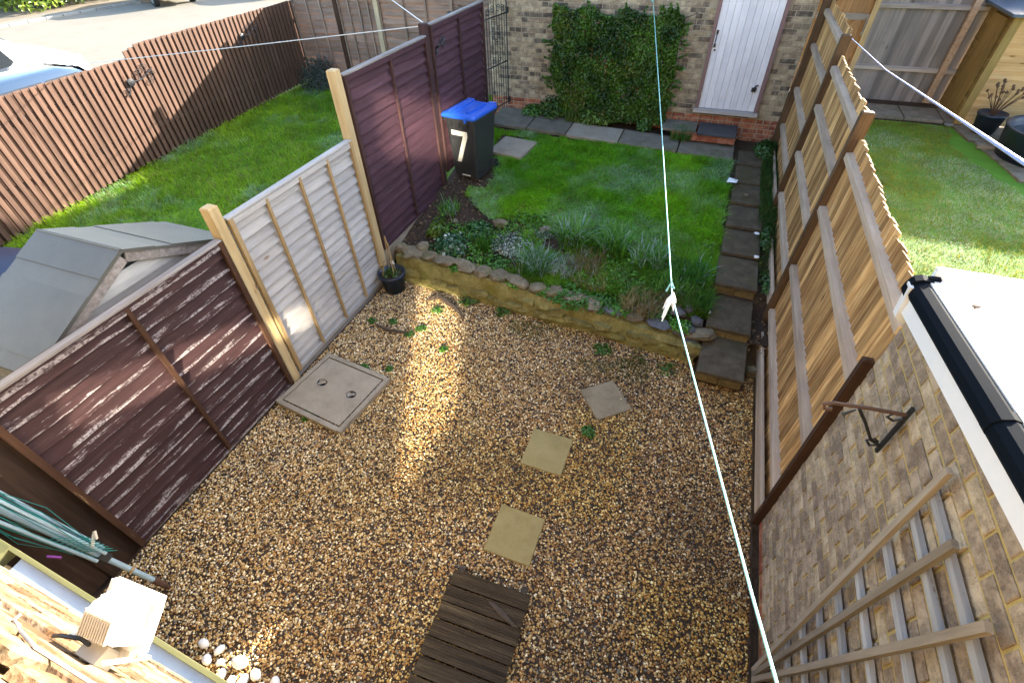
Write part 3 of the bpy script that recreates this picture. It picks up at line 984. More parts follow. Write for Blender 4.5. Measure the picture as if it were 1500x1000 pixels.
def clump(name, label, cat, x, y, z, rx, rz_, n, size, c1, c2, par=None, group=None, aspect=.7, tint_frost=0, ry=None):
    """leafy mound"""
    ry = ry or rx
    th, ph = rng.uniform(0, 2 * math.pi, n), np.arccos(rng.uniform(0, 1, n))
    rr = rng.uniform(.45, 1.05, n) * (.8 + .4 * vnoise(np.cos(th) * 3, np.sin(th) * 3 + ph, 2, int(abs(x * 100)) % 50))
    N = np.c_[np.sin(ph) * np.cos(th), np.sin(ph) * np.sin(th), np.cos(ph)]
    P = N * rr[:, None] * np.array([rx, ry, rz_])
    cols = mixcol(n, c1, c2)
    if tint_frost:
        fz = rng.random(n) < tint_frost
        cols[fz] = np.array((.42, .48, .46)) * rng.uniform(.7, 1.2, (fz.sum(), 1))
    V, Fc, Cc = leaf_cloud(P, N + [0, 0, .5], size, cols, aspect, .5)
    t = empty(name, (x, y, z), label=label, cat=cat, group=group)
    put('foliage', npmesh(name + '_foliage', V, Fc, M_leaf, Cc), t, kind='stuff')
    s_ = MB()
    for i in range(5):
        a = random.uniform(0, 6.28)
        s_.tube([(0, 0, -.03), (math.cos(a) * rx * .5, math.sin(a) * ry * .5, rz_ * .6)], [.008, .004], 4)
    put('stem', s_.mesh(name + '_stem', M_bark), t)
    return t


def tuft(name, label, x, y, z, n, L, spread, w, c1, c2, frost=0., droop=1.0):
    """clump of strap leaves"""
    a = rng.uniform(0, 2 * math.pi, n)
    l = L * rng.uniform(.6, 1.15, n)
    o = rng.uniform(.25, 1, n) * spread
    ts = np.array([0, .35, .7, 1.0])
    V = np.zeros((n, 7, 3))
    b = rng.uniform(-.05, .05, (n, 2)) * spread * 4
    for i, t in enumerate(ts):
        cx = b[:, 0] + np.cos(a) * o * l * t ** 1.5
        cy = b[:, 1] + np.sin(a) * o * l * t ** 1.5
        cz = l * (t - droop * o * .55 * t ** 2.4)
        ww = w * (1 - t ** 2) * .5
        if i < 3:
            V[:, 2 * i] = np.c_[cx - np.sin(a) * ww, cy + np.cos(a) * ww, cz]
            V[:, 2 * i + 1] = np.c_[cx + np.sin(a) * ww, cy - np.cos(a) * ww, cz]
        else:
            V[:, 6] = np.c_[cx, cy, cz]
    f = np.array([(0, 1, 3), (0, 3, 2), (2, 3, 5), (2, 5, 4), (4, 5, 6)])
    FF = (f[None] + (np.arange(n) * 7)[:, None, None]).reshape(-1, 3)
    cols = mixcol(n, c1, c2)
    if frost:
        k = rng.random(n) < frost
        cols[k] = np.array((.36, .46, .42)) * rng.uniform(.7, 1.2, (k.sum(), 1))
    return put(name, npmesh(name, V.reshape(-1, 3), FF, M_grass, np.repeat(cols, 7, 0)), None, (x, y, z), label=label, cat='plant', group='border plants')


gz = lambda x, y: float(zg(x, y)) - .02
GR1, GR2 = (.04, .15, .008), (.12, .32, .03)
clump('leafy_plant', 'blue green rosette plant in the border, nearest the corner stones', 'plant', -2.87, 5.05, gz(-2.87, 5.05), .26, .16, 900, .055, (.02, .075, .03), (.06, .17, .06), group='border plants', tint_frost=.12)
clump('leafy_plant', 'smaller green rosette plant behind the blue green one', 'plant', -2.62, 5.42, gz(-2.62, 5.42), .22, .14, 600, .05, (.02, .085, .02), (.06, .18, .04), group='border plants')
clump('leafy_plant', 'yellow green leafy plant with tiny blue flowers by the fence', 'plant', -3.2, 5.28, gz(-3.2, 5.28), .17, .15, 420, .055, (.05, .10, .012), (.12, .20, .03), group='border plants')
clump('leafy_plant', 'frosted white flowering mat plant in the middle of the border', 'plant', -2.05, 5.3, gz(-2.05, 5.3), .34, .11, 1500, .032, (.04, .09, .04), (.12, .18, .11), group='border plants', tint_frost=.45)
clump('leafy_plant', 'small frosted mat plant against the lawn edge rock', 'plant', -1.75, 5.6, gz(-1.75, 5.6), .2, .09, 500, .03, (.04, .09, .05), (.12, .17, .12), group='border plants', tint_frost=.3)
clump('leafy_plant', 'low bright green weed spilling over the wall stones', 'plant', -2.15, 4.86, gz(-2.15, 4.86), .22, .07, 380, .045, GR1, (.07, .19, .03), group='border plants')
clump('leafy_plant', 'low green weed patch on the wall below strap leaves', 'plant', -1.02, 4.6, gz(-1.02, 4.6), .30, .09, 900, .045, GR1, (.06, .18, .025), group='border plants')
clump('leafy_plant', 'dark green weed patch on the wall near dry tuft', 'plant', -.66, 4.56, gz(-.66, 4.56), .22, .09, 600, .042, GR1, (.05, .15, .022), group='border plants')
clump('leafy_plant', 'trailing green weeds above the dark edging stones', 'plant', .02, 4.6, gz(.02, 4.6), .2, .06, 380, .04, GR1, (.05, .15, .022), group='border plants')
for x, r, lb in ((-1.75, .15, 'small weed draped on the coping left of pale strap leaves'), (-1.38, .16, 'green weed spilling over the coping under pale strap leaves'), (-.42, .15, 'weed between dark edging stones and dry tuft'), (.28, .13, 'weed tucked among the corner stones'), (-2.6, .14, 'low weed behind the pale coping stones')):
    clump('leafy_plant', lb, 'plant', x, 4.66 - .083 * (x + 3.4) + .06, gz(x, 4.6) + .01, r, .06, 330, .038, GR1, GR2, group='border plants', ry=.12)
SG1, SG2 = (.05, .19, .018), (.17, .40, .06)
tuft('strap_plant', 'arching pale green strap leaf clump overhanging the wall', -1.62, 4.86, gz(-1.62, 4.86), 420, .42, .8, .016, SG1, (.10, .24, .06), .25)
tuft('strap_plant', 'large blue green strap leaf clump against the lawn', -1.28, 5.5, gz(-1.28, 5.5), 520, .46, .75, .017, SG1, SG2, .22)
tuft('strap_plant', 'strap leaf clump with orange tips behind the dry grass', -.72, 5.5, gz(-.72, 5.5), 460, .42, .75, .016, SG1, SG2, .12)
tuft('strap_plant', 'frost tipped strap leaf clump in the middle right border', -.25, 5.35, gz(-.25, 5.35), 420, .40, .8, .015, SG1, SG2, .28)
tuft('strap_plant', 'green strap leaf clump beside the stepped path', .28, 5.2, gz(.28, 5.2), 380, .34, .8, .013, SG1, (.06, .18, .025), .06)
tuft('strap_plant', 'dark strap leaf clump under the washing line end', .1, 5.0, gz(.1, 5.0), 300, .28, .9, .012, SG1, SG2, .05)
tuft('strap_plant', 'bright green grass clump by the second step', .40, 4.8, gz(.40, 4.8), 420, .25, .8, .011, (.03, .10, .01), (.08, .22, .02), 0)
tuft('strap_plant', 'short green upright leaves between rosette and mat plant', -2.42, 5.12, gz(-2.42, 5.12), 220, .24, .45, .011, SG1, (.07, .18, .03), 0)
tuft('strap_plant', 'slim frosted leaves near the wheelie bin', -3.25, 5.75, gz(-3.25, 5.75), 150, .26, .7, .010, SG1, SG2, .2)
tuft('dry_grass', 'straw coloured dry grass tuft hanging over the wall', -.2, 4.62, gz(-.2, 4.62), 420, .24, 1.0, .008, (.18, .13, .05), (.36, .27, .12), .05)
tuft('dry_grass', 'dry brown tuft between two strap leaf clumps', -.98, 5.12, gz(-.98, 5.12), 320, .26, .9, .008, (.13, .10, .04), (.30, .22, .09), .1)
tuft('dry_grass', 'brown dead tuft behind the washing line rag', .14, 4.84, gz(.14, 4.84), 300, .22, 1.0, .009, (.09, .05, .02), (.26, .17, .08), .02)
tuft('dry_grass', 'grey frosted dry tuft beside pale strap leaves', -1.28, 4.98, gz(-1.28, 4.98), 260, .24, .9, .008, (.2, .2, .16), (.38, .38, .33), .3)
tuft('dry_grass', 'small straw tuft against the wall stones, under weeds', -.85, 4.85, gz(-.85, 4.85), 220, .2, .9, .008, (.15, .12, .04), (.32, .25, .1), .05)
# filler blades in the border
V, Fc, Cc = blades(20000, (-2.0, .56), (4.62, 5.95), zg, lambda x, y: vnoise(x, y, 2.2, 99) > .33, .05, .13, .008, grass_col((.045, .17, .005), (.19, .42, .015), (.34, .46, .36), .36, 2, 95, .07), 1.3)
put('border_grass', npmesh('border_grass', V, Fc, M_grass, Cc), kind='stuff', label='mixed grass growing between the border plants', cat='grass')
for i, (x, y, s, lb) in enumerate(((-2.38, 5.66, .24, 'flat tan rock at the lawn edge behind the rosettes'), (-1.72, 5.68, .22, 'pinkish rock at the lawn edge behind the frosted mat'), (-3.05, 5.55, .12, 'small reddish rock in the bare soil'))):
    put('border_rock', MB().rock((0, 0, 0), (s, s * .7, s * .5), 300 + i, 8, 5, flat=1).mesh('border_rock', M_cope), None, (x, y, gz(x, y) + .03), (0, 0, i), label=lb, cat='rock')
n = 1300
lx, ly = rng.uniform(-3.6, -1.6, n), rng.uniform(4.85, 6.6, n)
kx = rng.uniform(1.0, 1.2, 260)
ky = rng.uniform(4.3, 8.9, 260)
lx, ly = np.r_[lx, kx], np.r_[ly, ky]
lz = np.where(lx > .5, np.minimum(zg(lx, ly), np.interp(ly, [4.3, 5.08, 5.14, 5.7, 9], [.26, .30, .45, .52, .78])), zg(lx, ly)) + .005
V, Fc, Cc = leaf_cloud(np.c_[lx, ly, lz], np.tile([0, 0, 1.], (len(lx), 1)), .035, mixcol(len(lx), (.05, .03, .015), (.28, .18, .08), .4), .6, .35)
put('leaf_litter', npmesh('leaf_litter', V, Fc, M_leaf, Cc), kind='stuff', label='scattered brown leaf litter on the bare border soil', cat='leaves')
n = 9000
lx, ly = rng.uniform(-3.35, .5, n), rng.uniform(4.72, 5.95, n)
k = (vnoise(lx, ly, 2.6, 120) + .35 * vnoise(lx, ly, 9, 121) > .72) & (ly > 4.80 - .083 * (lx + 3.4))
lx, ly = lx[k], ly[k]
lz = zg(lx, ly) + rng.random(len(lx)) ** 2 * .09
V, Fc, Cc = leaf_cloud(np.c_[lx, ly, lz], np.tile([0, 0, 1.], (len(lx), 1)), .042, mixcol(len(lx), (.035, .13, .008), (.13, .34, .03), .35), .6, .6)
put('ground_cover', npmesh('ground_cover', V, Fc, M_leaf, Cc), kind='stuff', label='low tangled green growth covering the border soil', cat='ground cover')
# small plants at the wall foot of the outbuilding
clump('leafy_plant', 'bright green leafy clump beside the climber', 'plant', -2.98, 8.86, .93, .20, .13, 420, .06, (.03, .10, .012), (.09, .22, .03), group='wall foot plants')
clump('leafy_plant', 'spiky green spurge at the lower left of the climber', 'plant', -2.62, 8.86, .93, .22, .30, 520, .07, (.03, .08, .012), (.08, .18, .025), group='wall foot plants', aspect=.3)
clump('leafy_plant', 'yellow green seedlings under the climber', 'plant', -1.85, 8.80, .90, .34, .20, 700, .055, (.05, .11, .012), (.13, .22, .03), group='wall foot plants', ry=.16)
clump('leafy_plant', 'small fern green weed at the right foot of the climber', 'plant', -.95, 8.84, .87, .14, .16, 300, .05, (.03, .09, .012), (.07, .17, .025), group='wall foot plants')
tuft('strap_plant', 'grassy tuft growing at the door step corner', -.30, 8.62, .86, 220, .22, .8, .011, SG1, (.07, .18, .03), 0)
tuft('strap_plant', 'pale grass tuft at the foot of the climber', -2.2, 8.80, .9, 240, .24, .6, .011, (.07, .12, .02), (.16, .24, .05), 0)
tuft('dry_grass', 'dry stalks at the foot of the climber', -1.72, 8.84, .89, 90, .34, .4, .008, (.2, .14, .06), (.36, .26, .12), 0)
clump('leafy_plant', 'dark weeds in the corner of path and board fence', 'plant', 1.02, 8.62, .78, .16, .14, 420, .05, (.02, .06, .01), (.05, .13, .02), group='fence foot weeds', ry=.3)
clump('leafy_plant', 'low weeds beside the fifth path slab', 'plant', 1.10, 6.2, .62, .07, .07, 200, .04, (.02, .06, .01), (.05, .14, .02), group='fence foot weeds', ry=.4)
clump('leafy_plant', 'low weeds beside the third path slab', 'plant', 1.12, 5.35, .5, .06, .06, 160, .04, (.02, .06, .01), (.05, .14, .02), group='fence foot weeds', ry=.3)
# weeds in the gravel
wl = [(-2.38, 4.44, .15, .10, 'largest weed, broad leaved, at the wall foot'), (-1.87, 4.38, .12, .07, 'bright weed at the wall foot right of the largest'), (-2.7, 4.13, .08, .04, 'weed in the sunny strip of gravel'),
      (-2.81, 3.6, .06, .03, 'weed right of the broken stick in gravel'), (-3.39, 3.67, .06, .03, 'weed below the plant pot'), (-3.13, 3.74, .06, .03, 'weed above the broken stick'), (-2.72, 3.74, .07, .04, 'pair of weeds below the driftwood'),
      (-2.29, 3.5, .05, .03, 'small weed at the edge of the bright gravel'), (-3.19, 2.14, .08, .05, 'weed growing at the manhole frame'), (-.38, 2.92, .08, .04, 'weed between two stepping stones'),
      (-3.03, 2.93, .05, .03, 'weed behind the manhole cover'), (-2.74, 3.01, .05, .025, 'tiny weed right of the manhole'), (-.5, 4.12, .12, .03, 'mossy weed patch near the wall'), (.25, 4.05, .12, .03, 'mossy weeds beside the lowest step')]
for x, y, r, h, lb in wl:
    clump('gravel_weed', lb, 'weed', x, y, .0, r, h, int(50 + r * 700), random.uniform(.028, .05), (.03, .10, .01), (.09, .24, .025), group='weeds in the gravel', aspect=random.uniform(.35, .75))
V, Fc, Cc = blades(9000, (-1.7, .48), (3.7, 4.5), lambda x, y: x * 0 + .01, lambda x, y: (vnoise(x, y, 2.6, 44) > .52), .015, .04, .006, grass_col((.05, .08, .01), (.12, .17, .02), (.2, .2, .1), .05, 2, 96, .2), .9)
put('gravel_moss', npmesh('gravel_moss', V, Fc, M_grass, Cc), kind='stuff', label='thin moss and grass creeping into gravel along the wall', cat='moss')

# ------------------------------------------------------------------ lap fence panels (local x along the panel, front towards -y)
def wavy_board(name, L, hgt, mat, wav, seed, t=.012, tilt=.034):
    r = random.Random(seed)
    nseg = max(6, int(L / .12))
    rings = []
    w1, w2 = r.uniform(0, 6), r.uniform(0, 6)
    for i in range(nseg + 1):
        x = L * i / nseg
        dz = wav * (math.sin(x * 5 + w1) * .6 + math.sin(x * 11 + w2) * .4)
        dy = .25 * wav * math.sin(x * 7 + w2)
        rings.append([(x, -tilt - t + dy, dz), (x, -tilt - t * .5 + dy, dz + .02), (x, t * .6, hgt), (x, t * 1.6, hgt), (x, -tilt + dy, dz)])
    return MB().loft(rings).mesh(name, mat)


def lap_panel(name, loc, rotz, L, Hh, n, mslat, mbat, mcap, battens, label, wav=.008, cap=.07, cat='fence', group=None, frame=.045, gravel=None, bw=.035):
    p = empty(name, loc, (0, 0, rotz), label=label, cat=cat, group=group)
    pitch_ = (Hh - .05) / n
    vars_ = [wavy_board(name + '_slat', L - .02, pitch_ + .03, mslat, wav, k * 7 + len(name)) for k in range(4)]
    for i in range(n):
        put('slat', vars_[(i * 3 + i // 4) % 4], p, (.01, 0, .02 + i * pitch_))
    bm = bxm('batten_mesh', (bw, .022, Hh - .06), mbat)
    for b in battens:
        put('batten', bm, p, (b, -.056, Hh / 2))
    fm = bxm('stile_mesh', (frame, .03, Hh - .02), mbat)
    put('stile', fm, p, (frame / 2, -.056, Hh / 2))
    put('stile', fm, p, (L - frame / 2, -.056, Hh / 2))
    put('top_rail', bxm('top_rail', (L - 2 * frame, .028, .05), mslat), p, (L / 2, -.05, Hh - .045))
    put('capping', MB().cbox((L, cap, .022), .006, 2, 1).mesh('capping', mcap), p, (L / 2, -.025, Hh - .005))
    put('bottom_rail', bxm('bottom_rail', (L - 2 * frame, .026, .05), mslat), p, (L / 2, -.045, .03))
    return p


def post(name, loc, d, mat, label, h, group=None, rot=(0, 0, 0), chamf=True):
    return put(name, MB().cbox((d[0], d[1], h), .012, 2, 1, c=(0, 0, h / 2)).mesh(name, mat), None, loc, rot, label=label, cat='fence post', group=group)


LX = -3.69
lap_panel('lap_fence', (LX, .50, .03), math.pi / 2, 1.95, 1.83, 14, M_brown, M_brown_v, M_cap, [1.02], 'flaking dark brown lap fence panel beside the shed', wav=.010)
post('fence_post', (LX - .0, 2.52, 0), (.10, .10), M_post, 'new pale timber post between brown and pale panels', 2.13)
lap_panel('lap_fence', (LX, 2.59, .08), math.pi / 2, 1.84, 1.90, 17, M_newslat, M_newbat, M_newslat, [.46, .93, 1.38], 'pale new timber lap fence panel next to the manhole', wav=.002, bw=.03)
post('fence_post', (LX + .0, 4.49, 0), (.10, .10), M_post, 'tall new timber post above the plant pot', 2.67)
put('gravel_board', MB().cbox((1.86, .05, .30), .008, 1, -1).mesh('gravel_board', M_concrete), None, (LX + .01, 5.48, .32), (-.0, -.0, math.pi / 2), label='concrete gravel board under the first purple panel', cat='gravel board')
lap_panel('lap_fence', (LX, 4.56, .46), math.pi / 2, 1.84, 2.14, 17, M_purple, M_purple_v, M_cap, [.93], 'purple brown lap fence panel above the concrete board', wav=.009)
post('fence_post', (LX, 6.46, .3), (.10, .085), M_purple_v, 'purple brown stained post behind the wheelie bin', 2.43)
lap_panel('lap_fence', (LX, 6.53, .70), math.pi / 2, 1.76, 2.0, 16, M_purple, M_purple_v, M_cap, [.88], 'purple brown lap fence panel behind the blue lidded bin', wav=.009)
post('fence_post', (LX, 8.335, .8), (.08, .08), M_cap, 'weathered grey post at the iron gate', 1.95)
put('low_kerb', MB().box((0, 0, 0), (3.9, .04, .12)).mesh('low_kerb', M_cap), None, (LX - .0, 2.5, .03), (0, 0, math.pi / 2), label='grey timber kick board under the lower fence panels', cat='kick board')

# dark boarded end by the house
be = empty('dark_board_end', (LX - .02, .10, 0), label='dark brown boarded fence end next to the house', cat='fence end')
put('board', bxm('end_board', (.03, .27, 1.95), M_darkboard, (0, 0, .975)), be, (.0, .02, 0))
put('board', bpy.data.meshes['end_board'], be, (.018, .275, -.02))
put('rail', bxm('end_rail', (.05, .40, .09), M_darkboard), be, (.01, .18, 1.8))

# ------------------------------------------------------------------ wrought iron gate
gt = empty('iron_gate', (LX + .02, 8.38, .97), (0, 0, math.atan2(.70, .13)), label='black wrought iron garden gate with scrolls beside the fence', cat='gate')
GW = .70
def rod(p, q, r=.007):
    return MB().tube([p, q], r, 6)
put('stile', rod((0, 0, 0), (0, 0, 1.62), .013).mesh('gate_stile', M_iron), gt)
put('stile', bpy.data.meshes['gate_stile'], gt, (GW, 0, 0))
for z in (.06, .74, 1.46):
    put('rail', rod((0, 0, z), (GW, 0, z), .011).mesh('gate_rail', M_iron), gt)
for i in range(1, 9):
    x = GW * i / 9
    zt = 1.46 + (.34 * math.sin(math.pi * i / 9) if i in (1, 2, 4, 5, 7, 8) else 0)
    put('bar', rod((x, 0, .0), (x, 0, zt), .007).mesh('gate_bar', M_iron), gt)
put('arch', MB().tube([(GW / 2 - GW / 2 * math.cos(a), 0, 1.60 + .36 * math.sin(a)) for a in np.linspace(0, math.pi, 13)], .011, 6).mesh('gate_arch', M_iron), gt)
def scroll(r, turns=1.6, flip=1):
    return MB().tube([(flip * r * (1 - t * .8) * math.cos(t * turns * 6.28), 0, r * (1 - t * .8) * math.sin(t * turns * 6.28)) for t in np.linspace(0, 1, 20)], .006, 5)
for (x, z, r, fl) in ((.12, 1.54, .055, 1), (.26, 1.56, .06, -1), (.44, 1.56, .06, 1), (.58, 1.54, .055, -1), (.26, .82, .06, 1), (.44, .82, .06, -1), (.35, 1.08, .055, 1), (.27, 1.18, .05, -1), (.43, 1.18, .05, 1), (.27, 1.28, .045, 1), (.43, 1.28, .045, -1)):
    put('scroll', scroll(r, 1.6, fl).mesh('gate_scroll', M_iron), gt, (x, 0, z))
put('latch', MB().box((0, 0, 0), (.05, .03, .09)).mesh('gate_latch', M_iron), gt, (GW - .01, -.02, .1))
put('latch', bpy.data.meshes['gate_latch'], gt, (GW - .01, -.02, 1.5))

# ------------------------------------------------------------------ wheelie bin
bn = empty('wheelie_bin', (-3.30, 6.84, .60), (0, 0, R_(-9)), label='dark grey wheelie bin with blue lid and white number 7', cat='wheelie bin')
def ring(hx, hy0, hy1, z, r=.05):
    pts = []
    for cx, cy, a0 in ((hx - r, hy1 - r, 0), (-hx + r, hy1 - r, 90), (-hx + r, hy0 + r, 180), (hx - r, hy0 + r, 270)):
        for a in (0, 30, 60, 90):
            pts.append((cx + r * math.cos(R_(a0 + a)), cy + r * math.sin(R_(a0 + a)), z))
    return pts
bd = MB().loft([ring(.225, -.24, .22, .04), ring(.235, -.26, .26, .3), ring(.262, -.30, .32, .90), ring(.285, -.335, .34, .905), ring(.287, -.34, .345, .96)])
put('body', bd.mesh('bin_body', M_binbody, True), bn)
me = bpy.data.meshes['bin_body']
me.polygons.foreach_set('use_smooth', [False] * len(me.polygons))
lidm = MB().loft([ring(.292, -.36, .33, .96), ring(.295, -.365, .335, .985), ring(.285, -.35, .33, 1.005), ring(.22, -.27, .27, 1.02), ring(.20, -.25, .25, 1.012)])
lid = put('lid', lidm.mesh('bin_lid', M_binlid), bn)
put('rib', MB().box((0, 0, 0), (.05, .5, .018)).mesh('lid_rib', M_binlid), lid, (.12, 0, 1.022), (0, 0, 0))
put('rib', MB().box((0, 0, 0), (.05, .5, .018)).mesh('lid_rib', M_binlid), lid, (-.12, 0, 1.022), (0, 0, 0))
for s_ in (-.19, .2):
    put('hinge', MB().box((0, 0, 0), (.11, .06, .045)).mesh('lid_hinge', M_binlid), lid, (s_, .325, 1.0))
put('lid_clip', MB().box((0, 0, 0), (.03, .02, .07)).mesh('lid_clip', M_binlid), lid, (.15, -.365, .955))
for x in (-.14, 0, .14):
    put('comb', MB().box((0, 0, 0), (.035, .03, .09), None, None, (1, 1)).mesh('bin_comb', M_black), bn, (x, -.318, .87))
put('handle', MB().tube([(-.24, .36, .93), (-.24, .41, .94), (.24, .41, .94), (.24, .36, .93)], .016, 8).mesh('bin_handle', M_black), bn)
for s_ in (-1, 1):
    w = put('wheel', MB().tube([(-.025, 0, 0), (.025, 0, 0)], .10, 16).mesh('bin_wheel', M_tyre), bn, (s_ * .235, .24, .10))
    put('hub', MB().tube([(-.03, 0, 0), (.03, 0, 0)], .045, 10).mesh('bin_hub', M_black), w)
tl = R_(-3.2)
num = MB()
y0 = lambda z: -.268 - (z - .3) * .0667 - .004
def quadn(pts):
    num.add([(x, y0(z), z) for x, z in pts] + [(x, y0(z) + .002, z) for x, z in pts], [(0, 1, 2, 3), (7, 6, 5, 4), (0, 4, 5, 1), (1, 5, 6, 2), (2, 6, 7, 3), (3, 7, 4, 0)])
quadn([(-.155, .70), (.125, .70), (.125, .77), (-.155, .77)])
quadn([(-.115, .29), (-.045, .29), (.125, .70), (.045, .70)])
put('number_seven', num.mesh('number_seven', M_decal), bn)
put('label_strip', MB().box((0, 0, 0), (.15, .004, .018)).mesh('label_strip', M_decal), bn, (.01, -.247, .075))

# ------------------------------------------------------------------ plant pot with canes
pt = empty('plant_pot', (-3.46, 4.36, .0), label='dark blue plant pot with bamboo canes by the pale fence', cat='plant pot')
put('pot_body', MB().lathe([(.001, .0), (.135, .0), (.16, .22), (.18, .23), (.185, .28), (.17, .285), (.155, .24), (.15, .235)], 24).mesh('pot_body', M_pot, True), pt)
put('compost', MB().lathe([(.001, .25), (.08, .245), (.153, .238)], 16).mesh('compost', M_soil), pt)
for a, b, h in (((-.06, .05), (-.02, .06), .78), ((.04, .06), (-.01, .05), .80), ((.06, -.04), (.03, .03), .72), ((-.12, -.05), (-.07, .0), .45)):
    put('cane', MB().tube([(a[0], a[1], .2), (b[0], b[1], h)], .007, 6).mesh('cane', M_cane), pt)
put('tag', MB().box((0, 0, 0), (.05, .003, .06)).mesh('plant_tag', M_paper), pt, (.03, .03, .42), (.2, 0, .3))
n = 160
P = rng.normal(0, .05, (n, 3)) * [1, 1, .6] + [0, 0, .27]
V, Fc, Cc = leaf_cloud(P, np.tile([0, 0, 1.], (n, 1)), .04, mixcol(n, (.03, .08, .01), (.07, .16, .02)))
put('seedling', npmesh('pot_seedling', V, Fc, M_leaf, Cc), pt, kind='stuff')

# ------------------------------------------------------------------ driftwood, manhole, stepping stones, deck, pebbles
put('driftwood', MB().tube([(-2.9, 4.25, .03), (-2.75, 4.33, .07), (-2.6, 4.26, .06), (-2.45, 4.20, .04), (-2.3, 4.10, .02)], [.012, .03, .035, .03, .01], 7).mesh('driftwood', M_bark), None,
    label='curved brown driftwood lying at the wall foot', cat='driftwood')
put('broken_stick', MB().tube([(-3.30, 3.62, .02), (-3.1, 3.55, .035), (-2.95, 3.58, .03), (-2.82, 3.62, .02)], [.01, .02, .02, .01], 6).mesh('broken_stick', M_bark), None, label='short dark broken stick on the gravel', cat='stick')
mh = empty('manhole_cover', (-3.12, 2.50, .02), (0, 0, R_(-7)), label='concrete manhole cover with two lifting holes beside pale fence', cat='manhole')
f_ = MB()
for c, d in (((-.43, 0, .012), (.05, .80, .05)), ((.43, 0, .012), (.05, .80, .05)), ((0, -.385, .012), (.81, .05, .05)), ((0, .385, .012), (.81, .05, .05))):
    f_.box(c, d)
put('frame', f_.mesh('manhole_frame', M_concrete), mh)
# cover plate with two recessed lifting eyes
nx, ny = 41, 37
xs_, ys_ = np.linspace(-.39, .39, nx), np.linspace(-.345, .345, ny)
X, Y = np.meshgrid(xs_, ys_)
Z = np.full_like(X, .035)
for hx, hy in ((-.19, .02), (.22, .03)):
    Z -= .03 * (np.hypot(X - hx, (Y - hy) * 1.25) < .045)
i = np.arange(nx * ny).reshape(ny, nx)
fc = np.stack([i[:-1, :-1], i[:-1, 1:], i[1:, 1:], i[1:, :-1]], -1).reshape(-1, 4)
put('plate', npmesh('manhole_plate', np.c_[X.ravel(), Y.ravel(), Z.ravel()], fc, M_concrete), mh)
for hx, hy in ((-.19, .02), (.22, .03)):
    put('lifting_eye', MB().lathe([(.001, .006), (.05, .006), (.052, .0365), (.058, .038)], 16, (hx, hy, 0), None, 1, .8).mesh('lifting_eye', M_iron), mh)
    put('lifting_bar', MB().tube([(hx - .03, hy - .03, .028), (hx + .03, hy + .03, .028)], .007, 6).mesh('lifting_bar', M_steel), mh)
for nme, x, y, a, mt, lb in (('stepping_stone', -.31, 3.38, 41, M_slab2, 'brown stained stepping stone turned on its corner, nearest the wall'),
                             ('stepping_stone', -.70, 2.56, 0, M_slab, 'middle buff stepping stone in the gravel'),
                             ('stepping_stone', -.71, 1.685, 0, M_slab, 'buff stepping stone nearest the dark deck')):
    put(nme, MB().cbox((.405, .425, .035), .005, 2, 1).mesh('stepping_stone', mt), None, (x, y, -.003), (.01, .015, R_(a)), label=lb, cat='stepping stone', group='stepping stones')
dk = empty('deck_mat', (-.725, .75, .0), (0, 0, R_(2)), label='dark ribbed timber deck panel on the gravel', cat='decking')
for i in range(9):
    b = MB()
    w, L = .112, .635
    prof = []
    for k in range(13):
        yk = -w / 2 + w * k / 12
        prof.append((yk, .019 if k % 2 else .027))
    rings = []
    for x in (-L / 2, L / 2):
        rings.append([(x, -w / 2, 0)] + [(x, yy_, zz_) for yy_, zz_ in prof] + [(x, w / 2, 0)])
    b.loft(rings)
    put('plank', b.mesh('deck_plank', M_deck), dk, (random.uniform(-.006, .006), .44 - .124 * i, .03 + random.uniform(-.002, .002)), (0, 0, random.uniform(-.006, .006)))
for x in (-.26, .26):
    put('bearer', bxm('deck_bearer', (.045, 1.1, .03), M_deck), dk, (x, 0, .015))
put('splinter', MB().rock((0, 0, 0), (.28, .045, .02), 8, 9, 4, rough=.3).mesh('splinter', M_bark), dk, (.14, .31, .058), (0, 0, -.35))
for i, (x, y, r) in enumerate(((-2.56, .13, .055), (-2.42, .14, .05), (-2.46, .06, .055), (-2.36, .08, .04), (-2.29, .03, .05), (-2.22, .13, .075), (-2.12, .05, .06), (-2.06, .11, .06), (-1.99, .06, .05), (-1.9, .12, .055), (-1.86, .05, .07), (-2.2, .02, .05))):
    put('white_cobble', MB().rock((0, 0, 0), (r * 1.6, r * 1.15, r * 1.1), 400 + i, 9, 6, rough=.1).mesh('white_cobble', M_white, True), None, (x, y, .025 + .3 * r), (random.uniform(-.4, .4), .2, i * 1.3),
        label='white cobble in the heap beside the house wall', cat='cobble', group='white cobbles by the house')

